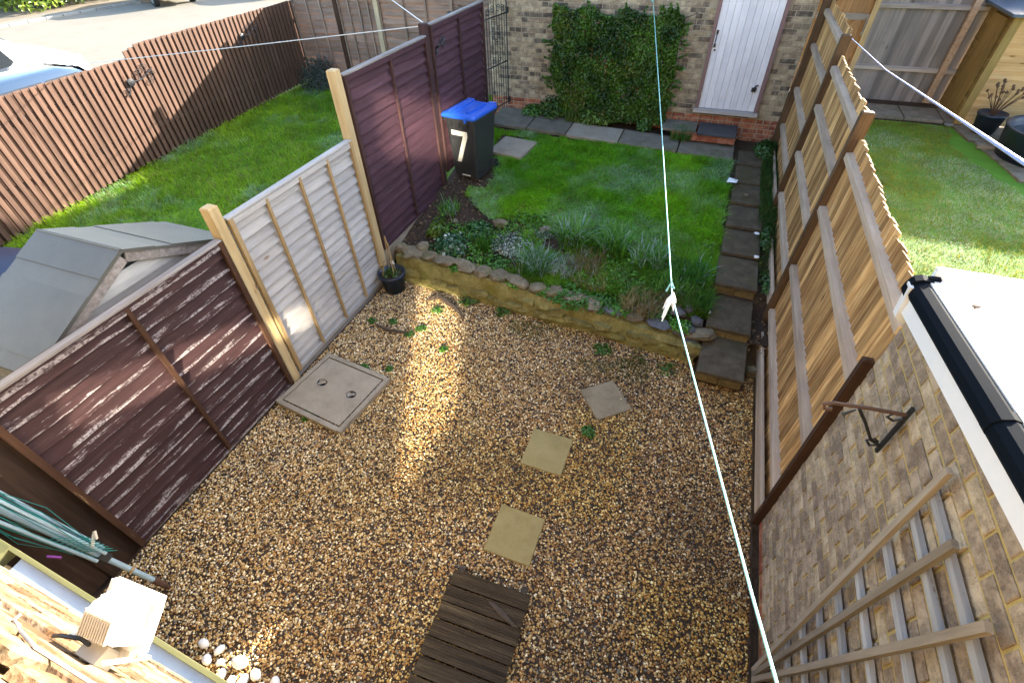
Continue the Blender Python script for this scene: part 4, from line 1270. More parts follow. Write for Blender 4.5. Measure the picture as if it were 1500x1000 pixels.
# ------------------------------------------------------------------ tall board fence on the right
FX = 1.20
lean = R_(1.6)
bays = [(2.52, 4.93, .05, 2.36, (.42, 1.02, 1.69, 2.20), 'nearest bay of the honey board fence, against the brick wall'),
        (5.02, 6.98, .42, 2.53, (.86, 1.42, 1.98, 2.39), 'middle bay of the honey board fence'),
        (7.07, 9.0, .62, 2.76, (1.08, 1.62, 2.2, 2.62), 'far bay of the honey board fence, next to the outbuilding')]
for bi, (y0, y1, z0, zt, rails, lb) in enumerate(bays):
    by = empty('board_fence', (FX, y0, z0), (0, lean, 0), label=lb, cat='fence', group='board fence bays')
    n = int((y1 - y0 + .1) / .098)
    vb = []
    for k in range(5):
        h = zt - z0 - .02 + .006 * (k - 2)
        b = MB().loft([[(.0, 0, 0), (.0, .112, 0), (.016, .112, 0), (.005, 0, 0)], [(.0, 0, h), (.0, .112, h), (.016, .112, h), (.005, 0, h)]])
        vb.append(b.mesh('feather_board', M_feather))
    for i in range(n):
        put('board', vb[random.randrange(5)], by, (.04 + random.uniform(0, .004), -.02 + i * .098, .02), (random.uniform(-.004, .004), 0, R_(10) + random.uniform(-.03, .03)))
    for rz in rails:
        L = y1 - y0
        r_ = MB().loft([[(-.03, 0, -.025), (-.03, 0, .028), (.038, 0, .04), (.038, 0, -.038)], [(-.03, L, -.025), (-.03, L, .028), (.038, L, .04), (.038, L, -.038)]])
        put('rail', r_.mesh('fence_rail', M_rail), by, (random.uniform(-.004, .004), .0, rz - z0))
    gb = MB().cbox((.03, y1 - y0, .16), .006, 0, -1)
    put('gravel_board', gb.mesh('timber_gravel_board', M_rail), by, (-.03, (y1 - y0) / 2, .09 if bi else .10))
for y, z0, zt, lb in ((4.975, .1, 2.56, 'shade darkened fence post between near and middle bays'), (7.025, .5, 2.72, 'shade darkened fence post between middle and far bays'), (9.07, .6, 2.95, 'fence post against the outbuilding corner'),):
    post('fence_post', (FX + .005, y, z0), (.10, .075) if y < 9 else (.15, .15), M_fpost, lb, zt - z0, 'board fence posts', (0, lean, 0))
post('fence_post', (FX - .01, 2.485, 0), (.06, .045), M_darkpost, 'dark thin post where fence meets the brick wall', 2.0)

# ------------------------------------------------------------------ brick extension wall with white roof
EX = 1.22
ext = empty('brick_extension', (0, 0, 0), label='brick extension wall with black gutter and white roof', cat='extension')
p_w = palette([(.23, .175, .125), (.26, .20, .145), (.20, .15, .11), (.30, .235, .165), (.34, .27, .185)], .08)
def pick_w(hd, z, w):
    if z < .10:
        c, i = p_red()
        return c, i + 2000
    return p_w()
def slope(mb_):
    mb_.v = [(x, y, z + .13 * (2.5 - y)) if z > 2.0 else (x, y, z) for x, y, z in mb_.v]
    return mb_
mb = MB()
mb.box((EX + .10, 1.19, 1.21), (.2, 2.54, 2.42))
mb.box((3.3, 2.36, 1.21), (4.0, .2, 2.40))
put('wall', slope(mb).mesh('extension_wall', M_mortar), ext)
brick_face(ext, (EX, 2.46, 0), (0, -1, 0), (-1, 0, 0), 2.54, .02, 2.72, pick_w, hole=lambda u, z: z > 2.37 + .13 * u, proud=.006)
put('fascia', slope(MB().box((EX - .025, 1.19, 2.39), (.03, 2.56, .09)).box((EX + .03, 1.19, 2.34), (.10, 2.55, .012))).mesh('fascia', M_upvc), ext)
put('fascia_end', MB().loft([[(EX - .07, 2.475, 2.50), (EX + .12, 2.475, 2.50), (EX + .12, 2.475, 2.33), (EX + .03, 2.475, 2.25), (EX - .05, 2.475, 2.31)],
                             [(EX - .07, 2.53, 2.50), (EX + .12, 2.53, 2.50), (EX + .12, 2.53, 2.33), (EX + .03, 2.53, 2.25), (EX - .05, 2.53, 2.31)]]).mesh('fascia_end', M_upvc), ext)
gp = [(EX - .045, 2.43), (EX - .06, 2.455), (EX - .058, 2.49), (EX - .042, 2.515), (EX - .012, 2.528), (EX + .012, 2.52), (EX + .012, 2.44)]
gut = put('gutter', slope(MB().loft([[(x, -.1, z) for x, z in gp], [(x, 2.52, z) for x, z in gp]])).mesh('gutter', M_gutter), ext)
put('end_cap', MB().loft([[(x - .012 if x < EX else x + .012, 2.50, z + (.012 if z > 2.5 else -.01)) for x, z in gp], [(x - .012 if x < EX else x + .012, 2.55, z + (.012 if z > 2.5 else -.01)) for x, z in gp]]).box((EX + .03, 2.535, 2.525), (.05, .028, .03)).mesh('gutter_cap', M_gutter), gut)
for y in (.5, 1.5):
    put('joint_clip', slope(MB().loft([[(x + (-.006 if x < EX else .004), y, z + .005) for x, z in gp], [(x + (-.006 if x < EX else .004), y + .05, z + .005) for x, z in gp]])).mesh('joint_clip', M_gutter), gut)
rf0 = put('roof', slope(MB().loft([[(EX + .008, -.1, 2.50), (EX + .008, 2.56, 2.50), (EX + .008, 2.56, 2.53), (EX + .008, -.1, 2.53)],
                             [(5.4, -.1, 2.54), (5.4, 2.56, 2.54), (5.4, 2.56, 2.57), (5.4, -.1, 2.57)]])).mesh('white_roof', M_roofwhite), ext)
for x in (1.95, 2.65, 3.35):
    put('roof_seam', slope(MB().box((x, 1.22, 2.53 + .0096 * (x - 1.23)), (.04, 2.66, .02))).mesh('roof_seam', M_roofwhite), rf0)
put('eaves_edge', MB().box((3.3, 2.57, 2.53), (4.1, .03, .09)).mesh('eaves_edge', M_upvc), rf0)
put('fallen_leaf', MB().rock((0, 0, 0), (.045, .03, .012), 21).mesh('fallen_leaf', M_dead), None, (1.345, 2.30, 2.568), (0, 0, .5), label='brown fallen leaf on the white roof', cat='leaf')

# fan trellis
tr = empty('fan_trellis', (EX - .022, 1.27, .06), label='weathered fan shaped timber trellis on the brick wall', cat='trellis')
sp = [(1.48, 2.30), (1.22, 2.22), (.93, 2.26), (.66, 2.2), (1.0, 0)]
base = [1.32, 1.295, 1.265, 1.235]
for i in range(4):
    yb_, yt, zt = base[i] - 1.27, sp[i][0] - 1.27, sp[i][1]
    L = math.hypot(yt - yb_, zt)
    o = put('slat', MB().box((0, 0, L / 2), (.022, .034, L)).mesh('trellis_slat', M_trell), tr, (-.032, yb_, 0), (-math.atan2(yt - yb_, zt), 0, 0))
for z in (.38, .62, .86, 1.09, 1.32, 1.55, 1.82, 2.05, 2.2)[1:]:
    t = (z - .06) / 2.2
    a = base[0] + (sp[0][0] - base[0]) * t + .03
    b = base[3] + (sp[3][0] - base[3]) * t - .03
    put('cross_bar', MB().box((0, 0, 0), (.022, a - b, .034)).mesh('trellis_bar', M_trell_x), tr, (-.008, (a + b) / 2 - 1.27, z - .06), (R_(1.2), 0, 0))

# hanging basket bracket
bk = empty('basket_bracket', (EX - .025, 1.91, 2.04), label='rusty wrought iron hanging basket bracket on the brick wall', cat='bracket')
put('back_bar', MB().box((0, 0, 0), (.012, .022, .34)).mesh('bracket_back', M_iron), bk, (-.006, 0, .02))
put('arm', MB().tube([(0, 0, .14), (-.15, .0, .13), (-.30, 0, .11), (-.335, 0, .085), (-.32, 0, .06), (-.29, 0, .065)], .010, 6).mesh('bracket_arm', M_rust), bk)
put('brace', MB().tube([(0, 0, -.11), (-.06, 0, -.08), (-.13, 0, .03), (-.19, 0, .11)], .008, 6).mesh('bracket_brace', M_iron), bk)
put('curl', MB().tube([(-.01, 0, -.10), (-.05, 0, -.12), (-.075, 0, -.09), (-.05, 0, -.065), (-.03, 0, -.08)], .007, 6).mesh('bracket_curl', M_iron), bk)
put('curl', MB().tube([(-.01, 0, .11), (-.04, 0, .085), (-.07, 0, .10), (-.06, 0, .13)], .007, 6).mesh('bracket_curl', M_iron), bk)
put('curl', MB().tube([(-.20, 0, .10), (-.235, 0, .05), (-.22, 0, .03)], [.004, .010, .003], 6).mesh('bracket_leaf', M_iron), bk)

# ------------------------------------------------------------------ house wall, door hood, floodlight
HA = R_(-1.5)
hs = empty('house', (0, -.085, 0), (0, 0, HA), label='sunlit buff brick house wall under the viewpoint', cat='house')
mb = MB()
holes = [(-1.08, -.30, .36, 1.86), (-3.3, -2.1, 1.55, 2.05), (-1.3, -.15, 3.45, 4.35)]
# wall pieces around the openings, front face at y = 0
xsb = sorted({-6.5, 6.0, *[h for a in holes for h in a[:2]]})
for a, b in zip(xsb[:-1], xsb[1:]):
    zz = -.05
    for h in sorted([h for h in holes if h[0] <= a + .01 and h[1] >= b - .01], key=lambda h: h[2]):
        mb.box(((a + b) / 2, -.16, (zz + h[2]) / 2), (b - a, .3, h[2] - zz))
        zz = h[3]
    mb.box(((a + b) / 2, -.16, (zz + 5.2) / 2), (b - a, .3, 5.2 - zz))
put('wall', mb.mesh('house_wall', M_mortar_h), hs)
for a, b, c, d in holes:
    w = put('window', MB().box(((a + b) / 2, -.10, c + .025), (b - a, .07, .05)).box(((a + b) / 2, -.10, d - .025), (b - a, .07, .05)).box((a + .025, -.10, (c + d) / 2), (.05, .07, d - c - .1))
            .box((b - .025, -.10, (c + d) / 2), (.05, .07, d - c - .1)).mesh('window_frame', M_upvc), hs)
    for q in (0,):
        u0, u1 = a + .05, b - .05
        put('pane', MB().box(((u0 + u1) / 2, -.11, (c + d) / 2), (u1 - u0, .012, d - c - .1)).mesh('pane', M_pane), w)
p_h = palette([(.135, .08, .036), (.16, .105, .052), (.11, .058, .027), (.175, .12, .066)])
_ud = Vector((math.cos(HA), math.sin(HA), 0))
bf = empty('brick_facing', (0, 0, 0))
bf.parent = hs
bf.matrix_parent_inverse = hs.matrix_basis.inverted()
brick_face(bf, Vector((0, -.085, 0)) + _ud * -2.7, _ud, (-math.sin(HA), math.cos(HA), 0), 2.5, 2.07, 4.0, lambda hd, z, w: p_h(), hole=lambda u, z: z > 3.42 and u > 1.3, proud=.012, limit=260)
put('roof', MB().loft([[(-7, .35, 5.1), (-7, .35, 5.2), (-7, -3.5, 7.2), (-7, -3.5, 7.1)], [(6.4, .35, 5.1), (6.4, .35, 5.2), (6.4, -3.5, 7.2), (6.4, -3.5, 7.1)]]).mesh('house_roof', M_rooftile), hs)

hood = empty('door_hood', (-1.6, .0, 2.0), (0, 0, R_(-2.6)), label='narrow timber door hood with blue grey sheet below the floodlight', cat='door hood')
put('sheet', MB().box((.30, -.018, 0), (1.92, .055, .012), (.10, 0, 0)).mesh('hood_sheet', M_hoodblue), hood)
put('back_rail', MB().box((.3, -.06, .02), (2.02, .032, .045)).mesh('hood_back_rail', M_canopy), hood)
for i in range(9):
    put('block', bxm('hood_block', (.09, .022, .03), M_canopy), hood, (-.62 + .22 * i, -.052, .055))
put('front_rail', MB().box((.3, .018, -.005), (2.1, .016, .05)).mesh('hood_front_rail', M_greenrail), hood)
put('end_block', MB().box((-.80, -.02, -.0), (.12, .09, .06)).mesh('hood_end', M_greenrail), hood)

fl = empty('floodlight', (-.755, -.013, 3.09), (0, 0, HA), label='white plastic floodlight with sensor fixed to the house wall', cat='floodlight')
fl.scale = (.55, .55, .55)
# housing: deep tapered box leaning out, back fins, front frame
tilt = R_(-28)
hd_ = MB().loft([[(-.055, -.045, .03), (.055, -.045, .03), (.055, -.045, -.04), (-.055, -.045, -.04)],
                 [(-.062, -.03, .042), (.062, -.03, .042), (.062, -.03, -.05), (-.062, -.03, -.05)],
                 [(-.085, .045, .055), (.085, .045, .055), (.085, .045, -.065), (-.085, .045, -.065)]])
hsng = put('housing', hd_.mesh('lamp_housing', M_lampwhite), fl, (0, .03, .03), (R_(-55), 0, R_(4)))
frm = MB()
for c, d in (((0, .055, .065), (.20, .03, .03)), ((0, .055, -.075), (.20, .03, .03)), ((-.09, .055, -.005), (.024, .03, .11)), ((.09, .055, -.005), (.024, .03, .11))):
    frm.box(c, d)
put('front_frame', frm.mesh('lamp_frame', M_lampwhite), hsng)
put('glass', MB().box((0, .052, -.005), (.15, .006, .11)).mesh('lamp_glass', M_glass), hsng)
put('ridge', MB().box((0, .0, .056), (.12, .008, .012)).mesh('lamp_ridge', M_lampwhite), hsng, (0, -.01, -.004), (0, 0, 0))
for i in range(12):
    put('fin', bxm('lamp_fin', (.004, .012, .075), M_cream), hsng, (-.052 + .0095 * i, -.050, -.005))
put('bracket_arm', MB().box((0, 0, 0), (.014, .008, .17), (R_(20), 0, 0)).mesh('lamp_arm', M_lampwhite), fl, (.085, -.035, -.045))
put('bracket_arm', MB().box((0, 0, 0), (.014, .008, .12), (R_(20), 0, 0)).mesh('lamp_arm_far', M_lampwhite), fl, (-.085, -.03, -.03))
put('junction_box', MB().cbox((.085, .05, .07), .008, 1, 1).mesh('junction_box', M_cream), fl, (-.01, -.055, -.04))
sn = put('sensor', MB().lathe([(.001, -.03), (.022, -.028), (.03, 0), (.03, .03), (.001, .032)], 14).mesh('sensor', M_cream, True), fl, (.02, -.035, -.10))
put('sensor_lens', MB().lathe([(.001, -.045), (.018, -.036), (.024, -.026)], 12).mesh('sensor_lens', M_glass, True), sn)
put('cable_end', MB().tube([(-.02, -.05, -.02), (-.05, -.045, .02), (-.09, -.06, .05), (-.12, -.07, .04)], .006, 6).mesh('black_cable_end', M_black), fl)
put('wall_cable', MB().tube([(-.86, -.045, 3.16), (-.80, -.05, 3.22), (-.70, -.05, 3.30), (-.60, -.052, 3.36), (-.52, -.055, 3.34), (-.45, -.058, 3.26), (-.40, -.06, 3.15)], .0022, 6).mesh('wall_cable', M_cable), None,
    label='grey cable clipped along the sunlit house wall', cat='cable')

# ------------------------------------------------------------------ folded rotary airer leaning in the corner
ai = empty('rotary_airer', (-3.16, .34, 0), label='folded rotary clothes airer with green lines leaning by dark boards', cat='clothes airer')
top = Vector((-.58, -.17, 1.62))
def al(t, dx=0, dy=0, dz=0):
    p = top * t
    return (p.x + dx, p.y + dy, p.z + dz)
put('pole', MB().tube([al(.06), al(1)], .020, 10).mesh('airer_pole', M_alu), ai)
put('spike', MB().tube([al(0.0), al(.03), al(.09)], [.012, .024, .025], 8).mesh('airer_spike', M_rust), ai)
put('collar', MB().tube([al(.20), al(.212)], .026, 10).mesh('airer_collar', M_cane), ai)
put('hub', MB().tube([al(.32), al(.36)], .042, 8).mesh('airer_hub', M_black), ai)
for i, (dx, dy) in enumerate(((.05, .03), (-.02, .06), (.04, -.045), (-.05, -.01))):
    put('arm', MB().tube([al(.36, dx * .8, dy * .8), al(1.05, dx * 1.6, dy * 1.6)], .012, 8).mesh('airer_arm', M_alu), ai)
ln = MB()
for i in range(26):
    a = random.uniform(0, 6.28)
    r0, r1, r2 = random.uniform(.03, .06), random.uniform(.05, .13), random.uniform(.05, .1)
    t0, t1 = random.uniform(.36, .5), random.uniform(.85, 1.05)
    ln.tube([al(t0, math.cos(a) * r0, math.sin(a) * r0), al((t0 + t1) / 2, math.cos(a + .3) * r1, math.sin(a + .3) * r1, -.05 * random.random()), al(t1, math.cos(a + .5) * r2, math.sin(a + .5) * r2)], .0022, 4)
for i in range(7):
    ln.tube([al(.40 + .05 * math.sin(q) + .02 * i, .06 + .06 * math.cos(q), .02 + .05 * math.cos(q + 1)) for q in np.linspace(0, 6.28, 13)], .0022, 4)
put('lines', ln.mesh('airer_lines', M_green_line), ai, kind='stuff')
put('peg', MB().box((0, 0, 0), (.012, .09, .02), (.4, 0, .6)).box((.0, .03, .02), (.012, .06, .02), (.9, 0, .6)).mesh('cream_peg', M_cream), ai, al(.44, .06, .06, .02))
put('peg', MB().box((0, 0, 0), (.012, .08, .02), (.4, 0, 2.0)).mesh('purple_peg', M_purpleplastic), ai, al(.5, .03, -.11, .0))

# ------------------------------------------------------------------ lines and small things
wlp = [(-1.14, 9.08, 2.69), (-.35, 4.67, 2.40), (.06, 2.36, 2.25), (.28, 1.15, 2.56), (.37, .61, 2.72), (.445, .14, 2.88)]
pts = [Vector(p) for p in wlp]
wl_ = empty('washing_line', pts[0], label='pale turquoise washing line running down the garden to the house', cat='washing line')
put('rope', MB().tube([p - pts[0] for p in pts], .004, 8).mesh('washing_rope', M_rope), wl_)
put('wall_knot', MB().rock((0, 0, 0), (.05, .05, .09), 5, rough=.3).mesh('washing_knot', M_rope), wl_, (.0, -.03, .0))
kn = MB()
for i in range(9):
    a, l = random.uniform(0, 6.28), random.uniform(.02, .07)
    kn.tube([(0, .04 - .01 * i, .0), (math.cos(a) * .02, .03 - .012 * i, -.03), (math.cos(a) * .035, .03 - .02 * i + math.sin(a) * .02, -.03 - l)], [.008, .010, .003], 5)
kn.rock((0, 0, -.01), (.035, .10, .04), 12, rough=.25)
put('rag_knot', kn.mesh('rag_knot', M_paper), wl_, Vector((.06, 2.36, 2.25)) - pts[0])
put('loop_tail', MB().tube([(0, .06, .0), (-.02, .09, .03), (-.04, .05, -.02)], .006, 5).mesh('loop_tail', M_rope), wl_, Vector((.06, 2.38, 2.25)) - pts[0])

put('scrap_paper', MB().add([(-.08, -.06, 0), (.06, -.07, .012), (.08, .05, .004), (-.05, .07, .02), (0, 0, .03)], [(0, 1, 4), (1, 2, 4), (2, 3, 4), (3, 0, 4)]).mesh('scrap_paper', M_paper), None, (.60, 7.45, .75),
    label='crumpled white scrap of paper on the lawn edge', cat='paper')
for i, (x, y, z, lb) in enumerate(((.80, 7.1, .72, 'tiny pale stone on the sixth path slab'), (.98, 6.22, .63, 'lichen white stone at the edge of the fourth slab'), (.99, 5.72, .59, 'pale lichen lump at the end of the third slab'), (.54, 4.72, .38, 'round pale stone at the second step edge'))):
    put('small_stone', MB().rock((0, 0, 0), (.07, .06, .02), 60 + i, flat=1).mesh('small_stone', M_white if i else M_cope), None, (x, y, z + .012), label=lb, cat='stone')


# ------------------------------------------------------------------ neighbour's garden on the left
PX = -9.70
pf = empty('picket_fence', (PX, 2.6, 0), label='dark brown close picket fence with a stepped curved top along the road', cat='fence')
pm = {}
y = 2.6
i = 0
while y < 10.95:
    zb = float(zl(y)) + .02
    top_ = 1.94 + .01 * (y - 4.5) if y < 6.45 else (2.02 + .11 * min(1, ((y - 6.45) / .35)) ** .6 + .008 * (y - 6.8))
    h = round(top_ - zb, 2)
    if h not in pm:
        pm[h] = MB().cbox((.022, .074, h), .004, 0, 1, c=(0, 0, h / 2)).mesh('picket', M_slatfence)
        pm[-h] = MB().box((0, 0, h / 2), (.018, .108, h - .02)).mesh('back_picket', M_slatfence)
    put('picket', pm[h], pf, (random.uniform(-.002, .002), y - 2.6, zb), (0, 0, random.uniform(-.02, .02)))
    put('back_picket', pm[-h], pf, (-.062, y - 2.6 + .0595, zb), (0, 0, 0))
    y += .119
    i += 1
for z in (.75, 1.55):
    put('rail', MB().box((0, 0, 0), (.045, 8.3, .08), (R_(1.6), 0, 0)).mesh('picket_rail', M_slatfence), pf, (-.04, 4.15, z + .1))

# iron ornaments on the pickets
def ornament(loc, rot, label, s=1.0):
    o = empty('iron_ornament', loc, rot, label=label, cat='ornament', group='iron wall ornaments')
    put('figure', MB().rock((0, 0, 0), (.13 * s, .03, .10 * s), 9, 8, 5).mesh('ornament_figure', M_iron), o)
    for (x, z, r) in ((.16, .06, .07), (.27, .12, .06), (.36, .02, .05), (-.10, -.10, .05), (.30, -.06, .045)):
        put('scroll', MB().tube([(x * s + r * s * (1 - .7 * t) * math.cos(t * 9), 0, z * s + r * s * (1 - .7 * t) * math.sin(t * 9)) for t in np.linspace(0, 1, 16)], .006, 4).mesh('ornament_scroll', M_iron), o)
    put('stem', MB().tube([(-.14 * s, 0, -.16 * s), (0, 0, 0), (.18 * s, 0, .0), (.40 * s, 0, .10 * s)], .008, 5).mesh('ornament_stem', M_iron), o)
    return o
ornament((PX + .04, 6.35, 1.62), (0, 0, math.pi / 2), 'black iron scroll ornament on lower part of picket fence', 1.25)
ornament((PX + .04, 9.15, 1.78), (0, 0, math.pi / 2), 'black iron scroll ornament on upper part of picket fence', 1.25)
ornament((LX + .05, 6.72, 2.42), (0, 0, math.pi / 2), 'blue black butterfly ornament on the purple fence panel', .55)
ornament((-5.55, 10.90, 2.05), (0, 0, 0), 'black iron ornament on the faded waney fence', .9)

# waney fence across the back
WY = 11.0
for x0, x1, lb, bt in ((-9.70, -8.50, 'faded waney panel in the corner behind the lavender', (.42, .80)), (-8.40, -7.41, 'narrow faded waney panel between dark and pale posts', (.28, .56, .80)),
                       (-7.31, -5.52, 'faded waney panel right of the pale post', (.62, 1.18)), (-5.52, -3.60, 'faded waney panel behind the purple fence', (.6, 1.2))):
    lap_panel('waney_fence', (x0, WY, .45), 0, x1 - x0, 2.05, 15, M_waney, M_waney_v, M_waney_v, bt, lb, wav=.016, group='waney panels', frame=.035)
post('fence_post', (-8.45, WY - .05, .3), (.10, .10), M_darkpost, 'dark brown post in the waney fence', 2.35)
post('fence_post', (-7.36, WY - .05, .3), (.11, .10), M_lightpost, 'pale new post in the waney fence', 2.5)
lv = clump('lavender_bush', 'grey green woody lavender bush in the fence corner', 'bush', -9.05, 10.45, .48, .48, .62, 2600, .06, (.05, .075, .05), (.16, .20, .17), aspect=.18)
s_ = MB()
for i in range(70):
    a, r = random.uniform(0, 6.28), random.uniform(.1, .5)
    s_.tube([(0, 0, 0), (math.cos(a) * r * .6, math.sin(a) * r * .6, .35), (math.cos(a) * r, math.sin(a) * r, random.uniform(.45, .72))], [.006, .004, .002], 4)
put('twigs', s_.mesh('lavender_twigs', M_dead), lv)

# shed with felt roof behind the brown panel
sh = empty('felt_roof_shed', (-4.85, 1.86, .06), label='small grey timber shed with felt roof behind the brown panel', cat='shed')
X0, X1, yr, ye, zr, ze = -.02, .92, 0, .96, 2.00, 1.56
for nme, sg, mt in (('roof_slope', 1, M_felt_g), ('roof_slope', -1, M_felt_g)):
    a = [(X0, 0, zr), (X1, 0, zr), (X1, sg * ye, ze), (X0, sg * ye, ze)]
    b = [(p[0], p[1], p[2] - .025) for p in a]
    q = a + b
    put(nme, MB().add(q, [(0, 1, 2, 3), (7, 6, 5, 4), (0, 4, 5, 1), (1, 5, 6, 2), (2, 6, 7, 3), (3, 7, 4, 0)]).mesh('roof_slope', mt), sh)
sl_ = math.hypot(ye, zr - ze)
for sg, mt in ((1, M_felt_g), (-1, M_felt_g)):
    for t_ in (.12, .62):
        yy_, zz_ = sg * ye * t_, zr + (ze - zr) * t_
        put('felt_lap', MB().box((0, 0, 0), (X1 - X0 + .006, .5 * sl_ if t_ > .5 else .26 * sl_, .006)).mesh('felt_lap', mt), sh, ((X0 + X1) / 2, yy_ + sg * (.02 if t_ > .5 else -.0), zz_ + .004 - (.009 if t_ > .5 else 0)), (-sg * math.atan2(zr - ze, ye), 0, 0))
for i in range(14):
    z0, z1 = .02 + i * .14, .02 + (i + 1) * .14 - .004
    lim = lambda z: ye - .06 if z <= ze - .03 else max(.02, (zr - .04 - z) / (zr - ze) * (ye - .04))
    if z1 > zr - .05:
        break
    w0, w1 = lim(z0), lim(z1)
    put('gable_board', MB().loft([[(X1 - .06, -w0, z0), (X1 - .04, -w0, z0), (X1 - .04, w0, z0), (X1 - .06, w0, z0)], [(X1 - .06, -w1, z1), (X1 - .05, -w1, z1), (X1 - .05, w1, z1), (X1 - .06, w1, z1)]]).mesh('gable_board', M_shedboard), sh)
ang_ = math.atan2(zr - ze, ye)
for sg in (1, -1):
    put('barge_board', MB().box((0, 0, 0), (.02, math.hypot(ye, zr - ze) - .02, .075)).mesh('barge_board', M_cap), sh, (X1 - .018, sg * ye / 2, (zr + ze) / 2 - .065), (-sg * ang_, 0, 0))
put('side_wall', MB().box((.43, ye - .08, .78), (.84, .02, 1.54)).box((.43, -ye + .08, .78), (.84, .02, 1.54)).box((.04, 0, .78), (.02, 1.7, 1.54)).mesh('shed_side', M_shedboard), sh)

put('concrete_block', MB().cbox((.3, .35, .3), .01, 2, 1).mesh('concrete_block', M_concrete), None, (-8.55, 3.35, .2), (0, 0, .3), label='pale concrete block at the picket fence foot', cat='block')
put('paving_stone', MB().cbox((.7, .5, .07), .01, 2, 1).mesh('yard_stone', M_concrete), None, (-8.7, 2.95, .10), (0, 0, .2), label='pale stone slab beside the covered heap', cat='stone')
cv = MB().rock((0, 0, 0), (2.3, 1.9, 1.1), 77, 18, 10, rough=.10)
put('tarpaulin_heap', cv.mesh('tarpaulin_heap', M_tarp, True), None, (-7.9, 2.05, .35), label='heap under a dark navy cover behind the shed', cat='covered heap')

# overhead wires in the neighbouring garden
put('garden_wire', MB().tube([(-3.70, 6.50, 2.69), (-6.8, 6.0, 2.37), (-9.72, 5.52, 2.08)], .0055, 5).mesh('garden_wire', M_wire), None, label='thin white wire from purple post across the neighbouring lawn', cat='wire')
put('garden_wire', MB().tube([(-3.70, 6.50, 2.72), (-7.5, 10.9, 2.58)], .007, 5).mesh('garden_wire_short', M_wire), None, label='short white wire from purple post to the waney fence', cat='wire')

# ------------------------------------------------------------------ road and cars
ZRD = .48
grid_sheet('road', np.linspace(-24, -10.4, 4), np.linspace(-40, 60, 4), lambda x, y: x * 0 + ZRD - .0, M_asphalt, kind='structure')
put('road_far', MB().add([(-24, 60, ZRD), (-24, -40, ZRD), (-25.2, -40, ZRD), (-27.5, 16, ZRD), (-24.6, 19.5, ZRD), (-24.6, 60, ZRD)], [(0, 1, 2, 3, 4, 5)][::1]).mesh('road_far', M_asphalt), None, kind='structure')
grid_sheet('verge', np.linspace(-10.4, -9.75, 3), np.linspace(-40, 60, 3), lambda x, y: x * 0 + ZRD - .03, M_turf, kind='structure')
grid_sheet('footway', np.linspace(-60, -23.8, 3), np.linspace(-40, 80, 3), lambda x, y: x * 0 + ZRD - .03, M_pave, kind='structure')
kb = empty('kerb', (0, 0, 0), kind='structure')
for i in range(24):
    t0 = i / 24
    p = Vector((-26.8, 8, ZRD + .02)).lerp(Vector((-24.9, 24, ZRD + .02)), t0)
    put('kerb_stone', bxm('kerb_stone', (.15, .64, .12), M_kerb) if i == 0 else bpy.data.meshes['kerb_stone'], kb, p, (0, 0, -.118))


